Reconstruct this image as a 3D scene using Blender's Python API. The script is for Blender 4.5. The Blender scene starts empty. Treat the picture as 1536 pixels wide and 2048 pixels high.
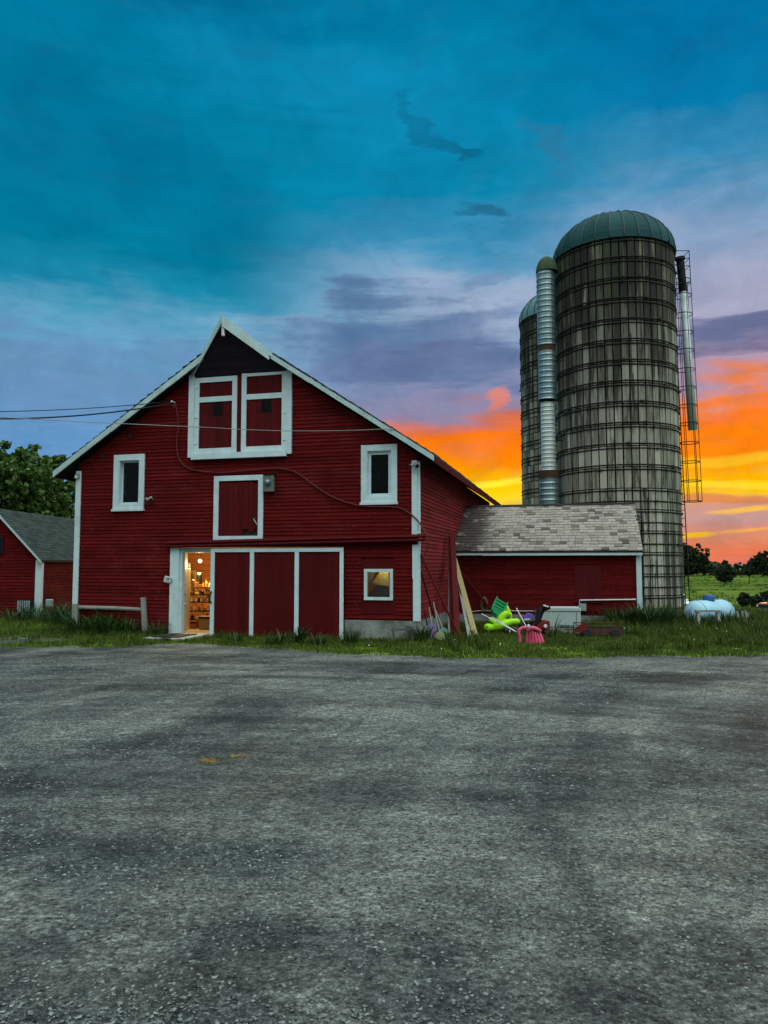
import bpy, bmesh, math, random
import numpy as np
from mathutils import Vector, Matrix, Quaternion
random.seed(7); rng = np.random.default_rng(7)
S = bpy.context.scene
COL = S.collection
R = math.radians

# ------------------------------------------------------------------ camera
F, CX, CY, HZ, EYE = 1490.0, 768.0, 1024.0, 1130.0, 1.7
PITCH = math.atan((HZ - CY) / F)
cam_d = bpy.data.cameras.new("camera"); cam = bpy.data.objects.new("camera", cam_d); COL.objects.link(cam)
cam_d.sensor_fit = 'VERTICAL'; cam_d.sensor_height = 36.0; cam_d.lens = 36.0 * F / 2048.0
cam_d.clip_start = 0.05; cam_d.clip_end = 6000
cam.location = (0, 0, EYE); cam.rotation_euler = (R(90) + PITCH, 0, 0)
S.camera = cam
S.view_settings.view_transform = 'Standard'
try: S.view_settings.look = 'None'
except Exception: pass
S.view_settings.exposure = 0.0; S.view_settings.gamma = 1.0
S.cycles.max_bounces = 6; S.cycles.transparent_max_bounces = 16
S.cycles.caustics_reflective = False; S.cycles.caustics_refractive = False

def lin(r, g, b):
    f = lambda c: (c/255/12.92 if c/255 <= 0.04045 else ((c/255 + 0.055)/1.055)**2.4)
    return (f(r), f(g), f(b), 1.0)

# ------------------------------------------------------------------ sky
W = bpy.data.worlds.new("World"); S.world = W; W.use_nodes = True
nt = W.node_tree; nt.nodes.clear()
class NB:
    """small node builder"""
    def __init__(s, t): s.t = t
    def node(s, typ, **kw):
        n = s.t.nodes.new(typ)
        for k, v in kw.items(): setattr(n, k, v)
        return n
    def put(s, sock, v):
        if isinstance(v, bpy.types.NodeSocket): s.t.links.new(v, sock)
        else: sock.default_value = v
    def m(s, op, a, b=None, c=None, clamp=False):
        n = s.node('ShaderNodeMath', operation=op); n.use_clamp = clamp
        s.put(n.inputs[0], a)
        if b is not None: s.put(n.inputs[1], b)
        if c is not None: s.put(n.inputs[2], c)
        return n.outputs[0]
    def ss(s, v, lo, hi, a=0.0, b=1.0, kind='SMOOTHSTEP'):
        n = s.node('ShaderNodeMapRange', interpolation_type=kind)
        s.put(n.inputs[0], v)
        for i, q in enumerate((lo, hi, a, b)): s.put(n.inputs[1+i], q)
        return n.outputs[0]
    def mix(s, f, a, b, mode='MIX'):
        n = s.node('ShaderNodeMix', data_type='RGBA', blend_type=mode)
        s.put(n.inputs[0], f); s.put(n.inputs[6], a); s.put(n.inputs[7], b)
        return n.outputs[2]
    def comb(s, x, y, z=0.0):
        n = s.node('ShaderNodeCombineXYZ')
        for i, q in enumerate((x, y, z)): s.put(n.inputs[i], q)
        return n.outputs[0]
    def noise(s, vec, scale=1.0, detail=4.0, rough=0.55, dist=0.0):
        n = s.node('ShaderNodeTexNoise')
        if vec is not None: s.put(n.inputs['Vector'], vec)
        n.inputs['Scale'].default_value = scale; n.inputs['Detail'].default_value = detail
        n.inputs['Roughness'].default_value = rough; n.inputs['Distortion'].default_value = dist
        return n.outputs[0]
    def ramp(s, f, stops, interp='LINEAR'):
        n = s.node('ShaderNodeValToRGB'); cr = n.color_ramp; cr.interpolation = interp
        while len(cr.elements) > 1: cr.elements.remove(cr.elements[-1])
        cr.elements[0].position = stops[0][0]; cr.elements[0].color = stops[0][1]
        for p, c in stops[1:]:
            e = cr.elements.new(p); e.color = c
        s.put(n.inputs[0], f)
        return n.outputs[0]
    def map(s, vec, scale=(1, 1, 1), loc=(0, 0, 0)):
        n = s.node('ShaderNodeMapping'); s.put(n.inputs[0], vec)
        n.inputs['Scale'].default_value = scale; n.inputs['Location'].default_value = loc
        return n.outputs[0]

w = NB(nt)
tc = w.node('ShaderNodeTexCoord')
sx = w.node('ShaderNodeSeparateXYZ'); nt.links.new(tc.outputs['Generated'], sx.inputs[0])
dx, dy, dz = sx.outputs
DEG = 57.29578
el = w.m('MULTIPLY', w.m('ARCSINE', dz), DEG)
az = w.m('MULTIPLY', w.m('ARCTAN2', dx, dy), DEG)
def EL(y): return math.degrees(PITCH + math.atan((CY - y) / F))       # elevation of a row of the sky, degrees
def AZ(x): return math.degrees(math.atan((x - CX) / F))
wv = w.comb(w.m('MULTIPLY', az, 0.055), w.m('MULTIPLY', el, 0.16), 0.0)
n1 = w.noise(wv, 1.6, 6.0, 0.58, 0.3)
n2 = w.noise(w.map(wv, (1, 1, 1), (7.3, 2.1, 4.0)), 4.2, 6.0, 0.62, 0.2)
n3 = w.noise(w.map(wv, (0.35, 1.9, 1), (3.1, 8.4, 1.0)), 3.0, 6.0, 0.6, 0.2)
lowfade = w.ss(el, 0.0, 16.0, 0.30, 1.0)
warp = w.m('MULTIPLY', w.m('ADD', w.m('MULTIPLY', w.m('SUBTRACT', n1, 0.5), 9.0), w.m('MULTIPLY', w.m('SUBTRACT', n3, 0.5), 3.5)), lowfade)
elw = w.m('ADD', w.m('ADD', el, warp), w.ss(el, 3.0, 9.0, 0.0, 1.6))
ELMAX = 44.0
rp = w.m('DIVIDE', elw, ELMAX, clamp=True)
def stops(l):
    o = sorted((max(0.0, EL(y) / ELMAX), lin(*c)) for y, c in l)
    return o
right = w.ramp(rp, stops([(-60, (0, 104, 158)), (60, (0, 116, 168)), (220, (4, 122, 172)), (340, (60, 140, 182)), (450, (124, 160, 196)), (540, (160, 168, 196)), (660, (178, 170, 194)),
    (760, (178, 150, 174)), (788, (244, 132, 70)), (820, (255, 120, 22)), (890, (255, 138, 8)), (945, (255, 184, 0)), (985, (250, 196, 30)), (1012, (206, 150, 128)), (1050, (196, 152, 148)), (1085, (226, 142, 108)), (1110, (244, 124, 74)), (1135, (214, 116, 96))]))
mid = w.ramp(rp, stops([(-60, (0, 118, 160)), (60, (4, 132, 174)), (320, (8, 132, 172)), (430, (58, 142, 184)), (520, (116, 162, 196)), (620, (144, 174, 204)), (720, (124, 148, 186)),
    (782, (146, 136, 168)), (812, (214, 118, 96)), (838, (255, 122, 18)), (900, (255, 140, 2)), (965, (255, 196, 0)), (1000, (255, 222, 30)), (1040, (240, 170, 90)), (1110, (230, 124, 80)), (1135, (200, 112, 100))]))
left = w.ramp(rp, stops([(-60, (0, 108, 150)), (60, (0, 122, 160)), (280, (2, 126, 162)), (480, (0, 122, 156)), (560, (24, 136, 170)), (640, (96, 162, 196)), (720, (112, 156, 192)),
    (800, (104, 148, 190)), (860, (98, 150, 200)), (960, (100, 146, 196)), (1135, (118, 132, 178))]))
f_lm = w.ss(az, AZ(420), AZ(800)); f_mr = w.ss(az, AZ(980), AZ(1400))
sky = w.mix(f_mr, w.mix(f_lm, left, mid), right)
sky = w.mix(w.ss(az, 48.0, 80.0), sky, left)
# clouds: soft ellipses in azimuth/elevation, edges broken by noise
def blob(col, x, y, rx, ry, rot, color, amount, edge=0.55, warpk=1.0):
    ax, ey = AZ(x), EL(y)
    u = w.m('SUBTRACT', w.m('ADD', az, w.m('MULTIPLY', w.m('SUBTRACT', n2, 0.5), 6.0*warpk)), ax)
    v = w.m('SUBTRACT', w.m('ADD', el, w.m('MULTIPLY', w.m('SUBTRACT', n1, 0.5), 7.0*warpk)), ey)
    v = w.m('ADD', v, w.m('MULTIPLY', w.m('SUBTRACT', n3, 0.5), 3.0*warpk))
    c, s_ = math.cos(R(rot)), math.sin(R(rot)); k = 1/26.0
    u2 = w.m('ADD', w.m('MULTIPLY', u, c), w.m('MULTIPLY', v, s_)); v2 = w.m('SUBTRACT', w.m('MULTIPLY', v, c), w.m('MULTIPLY', u, s_))
    d = w.m('ADD', w.m('POWER', w.m('DIVIDE', w.m('ABSOLUTE', u2), rx*k), 2.0), w.m('POWER', w.m('DIVIDE', w.m('ABSOLUTE', v2), ry*k), 2.0))
    f = w.m('MULTIPLY', w.ss(d, 1.0 + edge, 1.0 - edge), amount)
    return w.mix(f, col, lin(*color))
sky = blob(sky, 1010, 610, 230, 60, 4, (172, 180, 206), 0.55, 1.0, 1.6)
sky = blob(sky, 140, 760, 300, 60, 2, (100, 142, 186), 0.6, 1.0, 1.4)
sky = blob(sky, 600, 660, 180, 26, 6, (140, 176, 204), 0.5, 1.0, 1.4)
sky = blob(sky, 830, 690, 250, 56, -3, (92, 112, 156), 0.72, 1.0, 1.7)
sky = blob(sky, 760, 655, 150, 46, 4, (74, 114, 154), 0.6, 1.0, 1.6)
sky = blob(sky, 690, 735, 150, 24, 2, (96, 118, 164), 0.5, 1.0, 1.5)
sky = blob(sky, 940, 740, 270, 44, 0, (92, 108, 148), 0.72, 1.0, 1.5)
sky = blob(sky, 1460, 700, 100, 34, -6, (96, 106, 150), 0.62, 1.0, 1.8)
sky = blob(sky, 1540, 725, 150, 44, -4, (84, 98, 140), 0.68, 1.0, 1.8)
sky = blob(sky, 1480, 764, 150, 18, 0, (104, 92, 130), 0.5, 1.0, 1.4)
sky = blob(sky, 835, 232, 46, 15, -30, (10, 80, 114), 0.8, 1.0, 1.0)
sky = blob(sky, 915, 285, 64, 14, -33, (14, 86, 120), 0.8, 1.0, 1.0)
sky = blob(sky, 968, 432, 52, 11, -16, (30, 98, 134), 0.75, 1.0, 0.9)
sky = blob(sky, 1118, 320, 64, 16, -40, (50, 116, 156), 0.5, 1.0, 1.0)
sky = blob(sky, 965, 560, 60, 14, 18, (96, 128, 170), 0.5, 1.0, 1.0)
sky = blob(sky, 200, 330, 300, 90, -14, (0, 104, 144), 0.5, 1.0, 1.3)
sky = blob(sky, 640, 170, 330, 70, -8, (16, 142, 188), 0.45, 1.0, 1.4)
sky = blob(sky, 1240, 130, 300, 70, 8, (0, 112, 156), 0.4, 1.0, 1.3)
sky = blob(sky, 1003, 806, 24, 18, 60, (240, 132, 100), 0.8, 0.9, 0.5)
sky = blob(sky, 960, 974, 130, 7, 2, (255, 238, 60), 0.8, 0.9, 0.25)
sky = blob(sky, 1480, 938, 150, 11, 2, (255, 218, 50), 0.5, 0.9, 0.3)
sky = blob(sky, 1470, 980, 110, 8, -3, (255, 232, 50), 0.6, 0.9, 0.25)
sky = blob(sky, 1440, 1008, 150, 8, -4, (214, 120, 70), 0.7, 0.9, 0.25)
sky = blob(sky, 1390, 1077, 34, 5, 2, (255, 196, 10), 0.95, 0.8, 0.12)
sky = blob(sky, 1490, 1030, 55, 5, 4, (255, 196, 60), 0.8, 0.9, 0.15)
sky = blob(sky, 1490, 1070, 44, 3, 4, (255, 176, 80), 0.8, 0.9, 0.12)
# fine mottling
sky = w.mix(w.m('MULTIPLY', w.ss(n2, 0.45, 0.75), 0.14), sky, lin(40, 100, 140))
n4 = w.noise(w.comb(w.m('MULTIPLY', az, 0.085), w.m('MULTIPLY', el, 0.12), 4.0), 2.6, 8.0, 0.64, 0.6)
sky = w.mix(1.0, sky, w.ramp(n4, [(0.28, (0.80, 0.86, 0.88, 1)), (0.5, (1, 1, 1, 1)), (0.72, (1.20, 1.13, 1.10, 1))]), 'MULTIPLY')
sky = w.mix(1.0, sky, w.ramp(n3, [(0.28, (0.94, 0.95, 0.96, 1)), (0.5, (1, 1, 1, 1)), (0.74, (1.06, 1.05, 1.04, 1))]), 'MULTIPLY')
# unseen dome behind and above the viewer, brightened as added pale fill light
rear = w.mix(w.ss(n1, 0.3, 0.7), (0.92, 1.10, 1.10, 1), (1.12, 1.32, 1.30, 1))
lift = w.m('MULTIPLY', w.ss(el, 10.0, 50.0, 0.14, 1.85), w.ss(az, -150.0, 120.0, 0.80, 1.35))
rear = w.mix(1.0, rear, w.comb(lift, lift, lift), 'MULTIPLY')
aaz = w.m('ABSOLUTE', az)
sky = w.mix(w.ss(el, 42.0, 66.0), sky, (1.15, 1.36, 1.36, 1))
sky = w.mix(w.m('MULTIPLY', w.ss(w.m('ADD', aaz, w.ss(az, 0.0, 60.0, 0.0, 22.0)), 64.0, 118.0), w.ss(el, -5.0, 8.0)), sky, rear)
bg = w.node('ShaderNodeBackground'); nt.links.new(sky, bg.inputs[0]); bg.inputs[1].default_value = 1.0
wo = w.node('ShaderNodeOutputWorld'); nt.links.new(bg.outputs[0], wo.inputs[0])

# sun: low behind the silos, mostly through cloud
sd = bpy.data.lights.new("sun", 'SUN'); sd.energy = 0.5; sd.angle = R(10); sd.color = (1.0, 0.55, 0.22)
sun = bpy.data.objects.new("sun", sd); COL.objects.link(sun)
saz, sel = AZ(1420), 4.0
sdir = Vector((math.sin(R(saz))*math.cos(R(sel)), math.cos(R(saz))*math.cos(R(sel)), math.sin(R(sel))))
sun.rotation_euler = sdir.to_track_quat('Z', 'Y').to_euler(); sun.location = (30, 60, 30)

# ------------------------------------------------------------------ geometry of the place
cp, sp = math.cos(PITCH), math.sin(PITCH)
EYEV = Vector((0, 0, EYE))
def ray(px, py):
    x = (px - CX) / F; z = -(py - CY) / F
    return Vector((x, cp - z*sp, sp + z*cp))
ANG = R(14.7); D0 = 16.9
r0 = ray(836, 1270); ORG = Vector((r0.x / r0.y * D0, D0, 0))
U = Vector((math.cos(ANG), -math.sin(ANG), 0)); N = Vector((math.sin(ANG), math.cos(ANG), 0))
BARN = Matrix.Translation(ORG) @ Matrix.Rotation(-ANG, 4, 'Z')         # barn frame: x along the front, y into the barn, z up
IDN = Matrix.Identity(4)
def hit(px, py, P0, nrm):
    d = ray(px, py); t = (P0 - EYEV).dot(nrm) / d.dot(nrm); return EYEV + d*t
def fw(px, py, off=0.0):            # barn-frame (x, z) of a point on the plane y = off
    P = hit(px, py, ORG + N*off, N) - ORG; return P.dot(U), P.z
def fwp(px, py, off=0.0): return hit(px, py, ORG + N*off, N)
def sdp(px, py, off=0.0): return hit(px, py, ORG + U*off, U)
def grp(px, py, z=0.0):
    d = ray(px, py); t = (z - EYE) / d.z; return EYEV + d*t
def dep(px, py, Y):
    d = ray(px, py); return EYEV + d*(Y/d.y)
def bw(x, y, z=0.0): return BARN @ Vector((x, y, z))
def lb(P):                          # world -> barn frame
    return BARN.inverted() @ Vector(P)
TY = np.array([-400, 26.0, 28.0, 40, 60, 74, 82, 130, 205, 400, 4000.]); TZ = np.array([0, 0, -0.09, -0.93, -2.25, -3.08, -3.0, -2.1, -1.0, -1.0, -1.0])
def terr(Y): return float(np.interp(Y, TY, TZ))

# ------------------------------------------------------------------ mesh helpers
class MB:
    def __init__(s): s.v = []; s.f = []
    def add(s, vs, fs):
        o = len(s.v); s.v += [tuple(q) for q in vs]; s.f += [tuple(i + o for i in f) for f in fs]; return s
    def box(s, x0, x1, y0, y1, z0, z1):
        v = [(x0,y0,z0),(x1,y0,z0),(x1,y1,z0),(x0,y1,z0),(x0,y0,z1),(x1,y0,z1),(x1,y1,z1),(x0,y1,z1)]
        return s.add(v, [(0,3,2,1),(4,5,6,7),(0,1,5,4),(1,2,6,5),(2,3,7,6),(3,0,4,7)])
    def beam(s, a, b, wd, th, up=(0, 0, 1), w2=None, t2=None):
        a = Vector(a); b = Vector(b); d = (b - a).normalized(); up = Vector(up)
        if abs(d.dot(up)) > 0.98: up = Vector((0, 1, 0))
        sx_ = d.cross(up).normalized(); sy_ = sx_.cross(d).normalized()
        w2 = wd if w2 is None else w2; t2 = th if t2 is None else t2
        v = []
        for P, ww, tt in ((a, wd, th), (b, w2, t2)):
            for i, j in ((-1,-1),(1,-1),(1,1),(-1,1)): v.append(P + sx_*(i*ww/2) + sy_*(j*tt/2))
        return s.add(v, [(0,1,2,3),(7,6,5,4),(0,4,5,1),(1,5,6,2),(2,6,7,3),(3,7,4,0)])
    def tube(s, pts, r, n=8, cap=True):
        pts = [Vector(p) for p in pts]; m = len(pts)
        rs = r if isinstance(r, (list, tuple)) else [r]*m
        ref = None; rings = []; vs = []
        for i, p in enumerate(pts):
            d = (pts[min(i+1, m-1)] - pts[max(i-1, 0)]).normalized()
            if ref is None: ref = d.orthogonal().normalized()
            ref = (ref - d*ref.dot(d)); ref = ref.normalized() if ref.length > 1e-6 else d.orthogonal().normalized()
            b = d.cross(ref)
            for k in range(n):
                t = 2*math.pi*k/n; vs.append(p + (ref*math.cos(t) + b*math.sin(t))*rs[i])
        fs = []
        for i in range(m-1):
            for k in range(n):
                k2 = (k+1) % n; fs.append((i*n+k, i*n+k2, (i+1)*n+k2, (i+1)*n+k))
        if cap: fs.append(tuple(reversed(range(n)))); fs.append(tuple((m-1)*n + k for k in range(n)))
        return s.add(vs, fs)
    def lathe(s, prof, n=24, c=(0, 0, 0), M=None):
        vs = []; fs = []; m = len(prof)
        for (r, z) in prof:
            for k in range(n):
                t = 2*math.pi*k/n; q = Vector((r*math.cos(t), r*math.sin(t), z))
                if M is not None: q = M @ q
                vs.append(q + Vector(c))
        for i in range(m-1):
            for k in range(n):
                k2 = (k+1) % n; fs.append((i*n+k, i*n+k2, (i+1)*n+k2, (i+1)*n+k))
        return s.add(vs, fs)
    def ball(s, c, rx, ry=None, rz=None, n=12, m=8):
        ry = rx if ry is None else ry; rz = rx if rz is None else rz
        prof = [(math.sin(math.pi*i/m), -math.cos(math.pi*i/m)) for i in range(m+1)]
        vs = []; fs = []
        for (r, z) in prof:
            for k in range(n):
                t = 2*math.pi*k/n; vs.append((c[0]+r*math.cos(t)*rx, c[1]+r*math.sin(t)*ry, c[2]+z*rz))
        for i in range(m):
            for k in range(n):
                k2 = (k+1) % n; fs.append((i*n+k, i*n+k2, (i+1)*n+k2, (i+1)*n+k))
        return s.add(vs, fs)
    def prism(s, poly, axis, a0, a1):
        """poly: 2-D outline; axis 'y': (x,z) outline run from y=a0 to y=a1; 'x': (y,z) outline"""
        n = len(poly); vs = []
        for a in (a0, a1):
            for p, q in poly: vs.append((p, a, q) if axis == 'y' else ((a, p, q) if axis == 'x' else (p, q, a)))
        fs = [tuple(range(n)), tuple(reversed(range(n, 2*n)))]
        for i in range(n): j = (i+1) % n; fs.append((i, i+n, j+n, j))
        return s.add(vs, fs)
    def build(s, name, mat, parent=None, frame=IDN, smooth=False, top=False, bevel=0.0, recalc=True):
        V = [Vector(v) for v in s.v]; loc = Vector((0, 0, 0))
        if top:
            lo = [min(v[i] for v in V) for i in range(3)]; hi = [max(v[i] for v in V) for i in range(3)]
            loc = Vector(((lo[0]+hi[0])/2, (lo[1]+hi[1])/2, lo[2])); V = [v - loc for v in V]
        me = bpy.data.meshes.new(name); me.from_pydata([tuple(v) for v in V], [], s.f)
        if recalc:
            bm = bmesh.new(); bm.from_mesh(me); bmesh.ops.recalc_face_normals(bm, faces=bm.faces); bm.to_mesh(me); bm.free()
        if smooth: me.polygons.foreach_set('use_smooth', [True]*len(me.polygons))
        me.materials.append(mat)
        o = bpy.data.objects.new(name, me); COL.objects.link(o)
        if parent is not None: o.parent = parent
        else: o.matrix_world = frame @ Matrix.Translation(loc)
        if bevel:
            b = o.modifiers.new('bevel', 'BEVEL'); b.width = bevel; b.segments = 2; b.limit_method = 'ANGLE'
        return o
def np_mesh(name, verts, faces_n, faces, mat, parent=None, loc=(0, 0, 0), smooth=False):
    """verts (n,3); faces: flat loop indices; faces_n: loop count per face"""
    me = bpy.data.meshes.new(name); verts = np.asarray(verts, np.float32)
    me.vertices.add(len(verts)); me.vertices.foreach_set('co', verts.ravel())
    fn = np.asarray(faces_n, np.int32); fl = np.asarray(faces, np.int32).ravel()
    me.loops.add(len(fl)); me.loops.foreach_set('vertex_index', fl)
    me.polygons.add(len(fn)); me.polygons.foreach_set('loop_start', np.concatenate([[0], np.cumsum(fn)[:-1]]).astype(np.int32))
    try: me.polygons.foreach_set('loop_total', fn)
    except Exception: pass
    if smooth: me.polygons.foreach_set('use_smooth', np.ones(len(fn), bool))
    me.update(calc_edges=True); me.validate()
    me.materials.append(mat); o = bpy.data.objects.new(name, me); COL.objects.link(o); o.location = loc
    if parent is not None: o.parent = parent
    return o
def thing(name, label, cat, loc=(0, 0, 0), rotz=0.0, group=None):
    o = bpy.data.objects.new(name, None); COL.objects.link(o); o.empty_display_size = 0.2
    o.location = loc; o.rotation_euler = (0, 0, rotz); return tag(o, label, cat, group)
def tag(o, label=None, cat=None, group=None, kind=None):
    if label: o['label'] = label
    if cat: o['category'] = cat
    if group: o['group'] = group
    if kind: o['kind'] = kind
    return o
def dup(root, loc=None, label=None, rot=None):
    r = root.copy(); COL.objects.link(r)
    if loc is not None: r.location = loc
    if rot is not None: r.rotation_euler = rot
    if label: r['label'] = label
    for ch in list(root.children):
        c = ch.copy(); COL.objects.link(c); c.parent = r
        for g in ch.children:
            d = g.copy(); COL.objects.link(d); d.parent = c
    return r
def smooth_path(pts, k=6):
    P = [Vector(p) for p in pts]; P = [P[0]] + P + [P[-1]]; out = []
    for i in range(1, len(P)-2):
        a, b, c, d = P[i-1:i+3]
        for j in range(k):
            t = j/k; out.append(0.5*((2*b) + (c-a)*t + (2*a-5*b+4*c-d)*t*t + (3*b-a-3*c+d)*t**3))
    out.append(P[-2]); return out

# ------------------------------------------------------------------ materials
MATS = {}
def pmat(name, base, rough=0.7, metal=0.0, island=0.0, var=0.0, vscale=(3, 3, 3), wear=None, wearscale=(8, 8, 8), wearlo=0.6, wearhi=0.75, wearamt=0.6,
         stain=None, stainscale=(1, 1, 1), stainlo=0.5, stainhi=0.75, stainamt=0.5, bump=0.0, bscale=(30, 30, 30), spec=0.3, transl=0.0, splash=None):
    m = bpy.data.materials.new(name); m.use_nodes = True; t = m.node_tree; b = NB(t)
    bs = t.nodes['Principled BSDF']; bs.inputs['Roughness'].default_value = rough; bs.inputs['Metallic'].default_value = metal
    bs.inputs['Specular IOR Level'].default_value = spec
    oc = b.node('ShaderNodeTexCoord').outputs['Object']; col = tuple(base[:3]) + (1,)
    if island:
        g = b.node('ShaderNodeNewGeometry'); col = b.mix(1.0, col, b.ramp(g.outputs['Random Per Island'], [(0, (1-island,)*3+(1,)), (1, (1+island,)*3+(1,))]), 'MULTIPLY')
    if var:
        nn = b.noise(b.map(oc, vscale), 1.0, 5.0, 0.6); col = b.mix(1.0, col, b.ramp(nn, [(0.25, (1-var,)*3+(1,)), (0.75, (1+var,)*3+(1,))]), 'MULTIPLY')
    if stain is not None:
        nn = b.noise(b.map(oc, stainscale, (3.3, 1.7, 5.1)), 1.0, 5.0, 0.62); col = b.mix(b.m('MULTIPLY', b.ss(nn, stainlo, stainhi), stainamt), col, tuple(stain[:3])+(1,))
    if wear is not None:
        nn = b.noise(b.map(oc, wearscale, (9.1, 4.7, 2.2)), 1.0, 6.0, 0.68); col = b.mix(b.m('MULTIPLY', b.ss(nn, wearlo, wearhi), wearamt), col, tuple(wear[:3])+(1,))
    if splash is not None:      # mud thrown up on the lowest boards, patches of bleached paint above
        sp_ = b.node('ShaderNodeSeparateXYZ'); t.links.new(oc, sp_.inputs[0])
        nn = b.noise(b.map(oc, (1.6, 1.6, 2.4), (2, 2, 2)), 1.0, 6.0, 0.7)
        col = b.mix(b.m('MULTIPLY', b.ss(b.m('ADD', nn, b.m('MULTIPLY', b.ss(sp_.outputs[2], 0.9, 0.0), 0.3)), 0.62, 0.82), 0.7), col, tuple(splash[:3])+(1,))
        n5 = b.noise(b.map(oc, (0.5, 0.5, 0.9), (7, 3, 1)), 1.0, 6.0, 0.7); col = b.mix(b.m('MULTIPLY', b.ss(n5, 0.5, 0.7), 0.4), col, (0.20, 0.032, 0.03, 1))
    b.put(bs.inputs['Base Color'], col)
    if bump:
        bp = b.node('ShaderNodeBump'); bp.inputs['Strength'].default_value = 1.0; bp.inputs['Distance'].default_value = bump
        b.put(bp.inputs['Height'], b.noise(b.map(oc, bscale), 1.0, 5.0, 0.6)); t.links.new(bp.outputs[0], bs.inputs['Normal'])
    if transl:
        tr = b.node('ShaderNodeBsdfTranslucent'); b.put(tr.inputs[0], col); mx = b.node('ShaderNodeMixShader'); mx.inputs[0].default_value = transl
        t.links.new(bs.outputs[0], mx.inputs[1]); t.links.new(tr.outputs[0], mx.inputs[2]); t.links.new(mx.outputs[0], t.nodes['Material Output'].inputs[0])
    MATS[name] = m; return m
RED = (0.108, 0.0052, 0.0055)
siding = pmat('red_siding', RED, 0.85, island=0.22, var=0.22, vscale=(1.2, 1.2, 3), wear=(0.30, 0.11, 0.095), wearscale=(9, 9, 40), wearlo=0.60, wearhi=0.72, wearamt=0.55, splash=(0.045, 0.022, 0.014),
              stain=(0.05, 0.004, 0.006), stainscale=(0.7, 0.7, 1.4), stainlo=0.48, stainhi=0.74, stainamt=0.6, bump=0.004, bscale=(6, 6, 120), spec=0.08)
siding_side = pmat('red_siding_chalked_lit', (0.185, 0.018, 0.020), 0.85, island=0.22, var=0.22, vscale=(1.2, 1.2, 3), wear=(0.42, 0.20, 0.19), wearscale=(20, 14, 40), wearlo=0.58, wearhi=0.70, wearamt=0.5,
              stain=(0.07, 0.006, 0.008), stainscale=(0.8, 0.8, 1.4), stainlo=0.5, stainhi=0.74, stainamt=0.5, bump=0.004, bscale=(6, 6, 120), spec=0.08)  # chalkier wear, plus a lighter red carrying this wall's skylight in the colour
redplank = pmat('red_plank', (0.085, 0.004, 0.0055), 0.7, island=0.2, var=0.2, vscale=(5, 5, 0.8), wear=(0.36, 0.13, 0.12), wearscale=(9, 9, 5), wearlo=0.67, wearhi=0.72, wearamt=0.5,
                stain=(0.035, 0.003, 0.005), stainscale=(1.2, 1.2, 1.2), stainlo=0.5, stainhi=0.75, stainamt=0.45, bump=0.003, bscale=(60, 60, 5), spec=0.12)
trim = pmat('white_trim', (0.58, 0.70, 0.735), 0.55, island=0.05, var=0.10, vscale=(4, 4, 4), wear=(0.22, 0.24, 0.23), wearscale=(12, 12, 12), wearlo=0.62, wearhi=0.78, wearamt=0.55,
            stain=(0.34, 0.38, 0.37), stainscale=(2, 2, 1.1), stainlo=0.5, stainhi=0.8, stainamt=0.5, bump=0.002, bscale=(40, 40, 40))
rakepaint = pmat('rake_paint', (0.44, 0.57, 0.57), 0.6, var=0.2, vscale=(3, 3, 3), wear=(0.12, 0.13, 0.12), wearscale=(6, 6, 6), wearlo=0.6, wearhi=0.7, wearamt=0.7)
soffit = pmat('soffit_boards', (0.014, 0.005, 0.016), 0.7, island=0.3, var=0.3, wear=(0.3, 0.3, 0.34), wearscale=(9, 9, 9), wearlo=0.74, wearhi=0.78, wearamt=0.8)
darkwood = pmat('dark_wood', (0.035, 0.025, 0.02), 0.8, var=0.3)
shingdark = pmat('dark_shingle', (0.026, 0.042, 0.036), 0.8, island=0.35, var=0.25, wear=(0.12, 0.14, 0.13), wearscale=(5, 5, 5), wearlo=0.64, wearhi=0.72, wearamt=0.6)
concrete = pmat('foundation_concrete', (0.25, 0.26, 0.24), 0.9, var=0.35, vscale=(2.5, 2.5, 2.5), stain=(0.05, 0.06, 0.04), stainscale=(2.2, 2.2, 1.6), stainlo=0.45, stainhi=0.65, stainamt=0.8,
                wear=(0.10, 0.09, 0.08), wearscale=(14, 14, 14), wearlo=0.55, wearhi=0.7, wearamt=0.5, bump=0.02, bscale=(12, 12, 12))
galv = pmat('galvanised', (0.24, 0.32, 0.34), 0.42, metal=0.75, var=0.25, vscale=(2, 2, 6), stain=(0.12, 0.15, 0.16), stainscale=(4, 4, 1.5), stainlo=0.5, stainhi=0.8, stainamt=0.5, spec=0.5)
domemat = pmat('dome_metal', (0.016, 0.066, 0.072), 0.7, spec=.1, island=0.16, var=0.2, vscale=(1.2, 1.2, 1.2), stain=(0.03, 0.06, 0.055), stainscale=(1.5, 1.5, 0.7), stainamt=0.5)
mossdome = pmat('mossy_cap', (0.05, 0.075, 0.04), 0.85, var=0.4, vscale=(5, 5, 5), wear=(0.10, 0.06, 0.03), wearscale=(7, 7, 7), wearlo=0.5, wearhi=0.65)
iron = pmat('dark_iron', (0.011, 0.011, 0.010), 0.7, metal=0.2)
lightiron = pmat('pipe_steel', (0.60, 0.64, 0.66), 0.5, metal=0.15, var=0.15)
rust = pmat('rusty_steel', (0.07, 0.035, 0.022), 0.85, var=0.4, vscale=(8, 8, 8))
greywood = pmat('grey_wood', (0.25, 0.25, 0.22), 0.85, island=0.15, var=0.3, vscale=(14, 14, 3), bump=0.004, bscale=(40, 40, 6))
tanwood = pmat('tan_wood', (0.36, 0.27, 0.12), 0.75, island=0.1, var=0.18, vscale=(20, 20, 3))
redpaint = pmat('red_board', (0.085, 0.006, 0.008), 0.7, island=0.25, var=0.25, vscale=(8, 8, 1.5), wear=(0.2, 0.06, 0.055), wearscale=(20, 20, 4), wearlo=0.68, wearhi=0.74, spec=.12)
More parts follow.
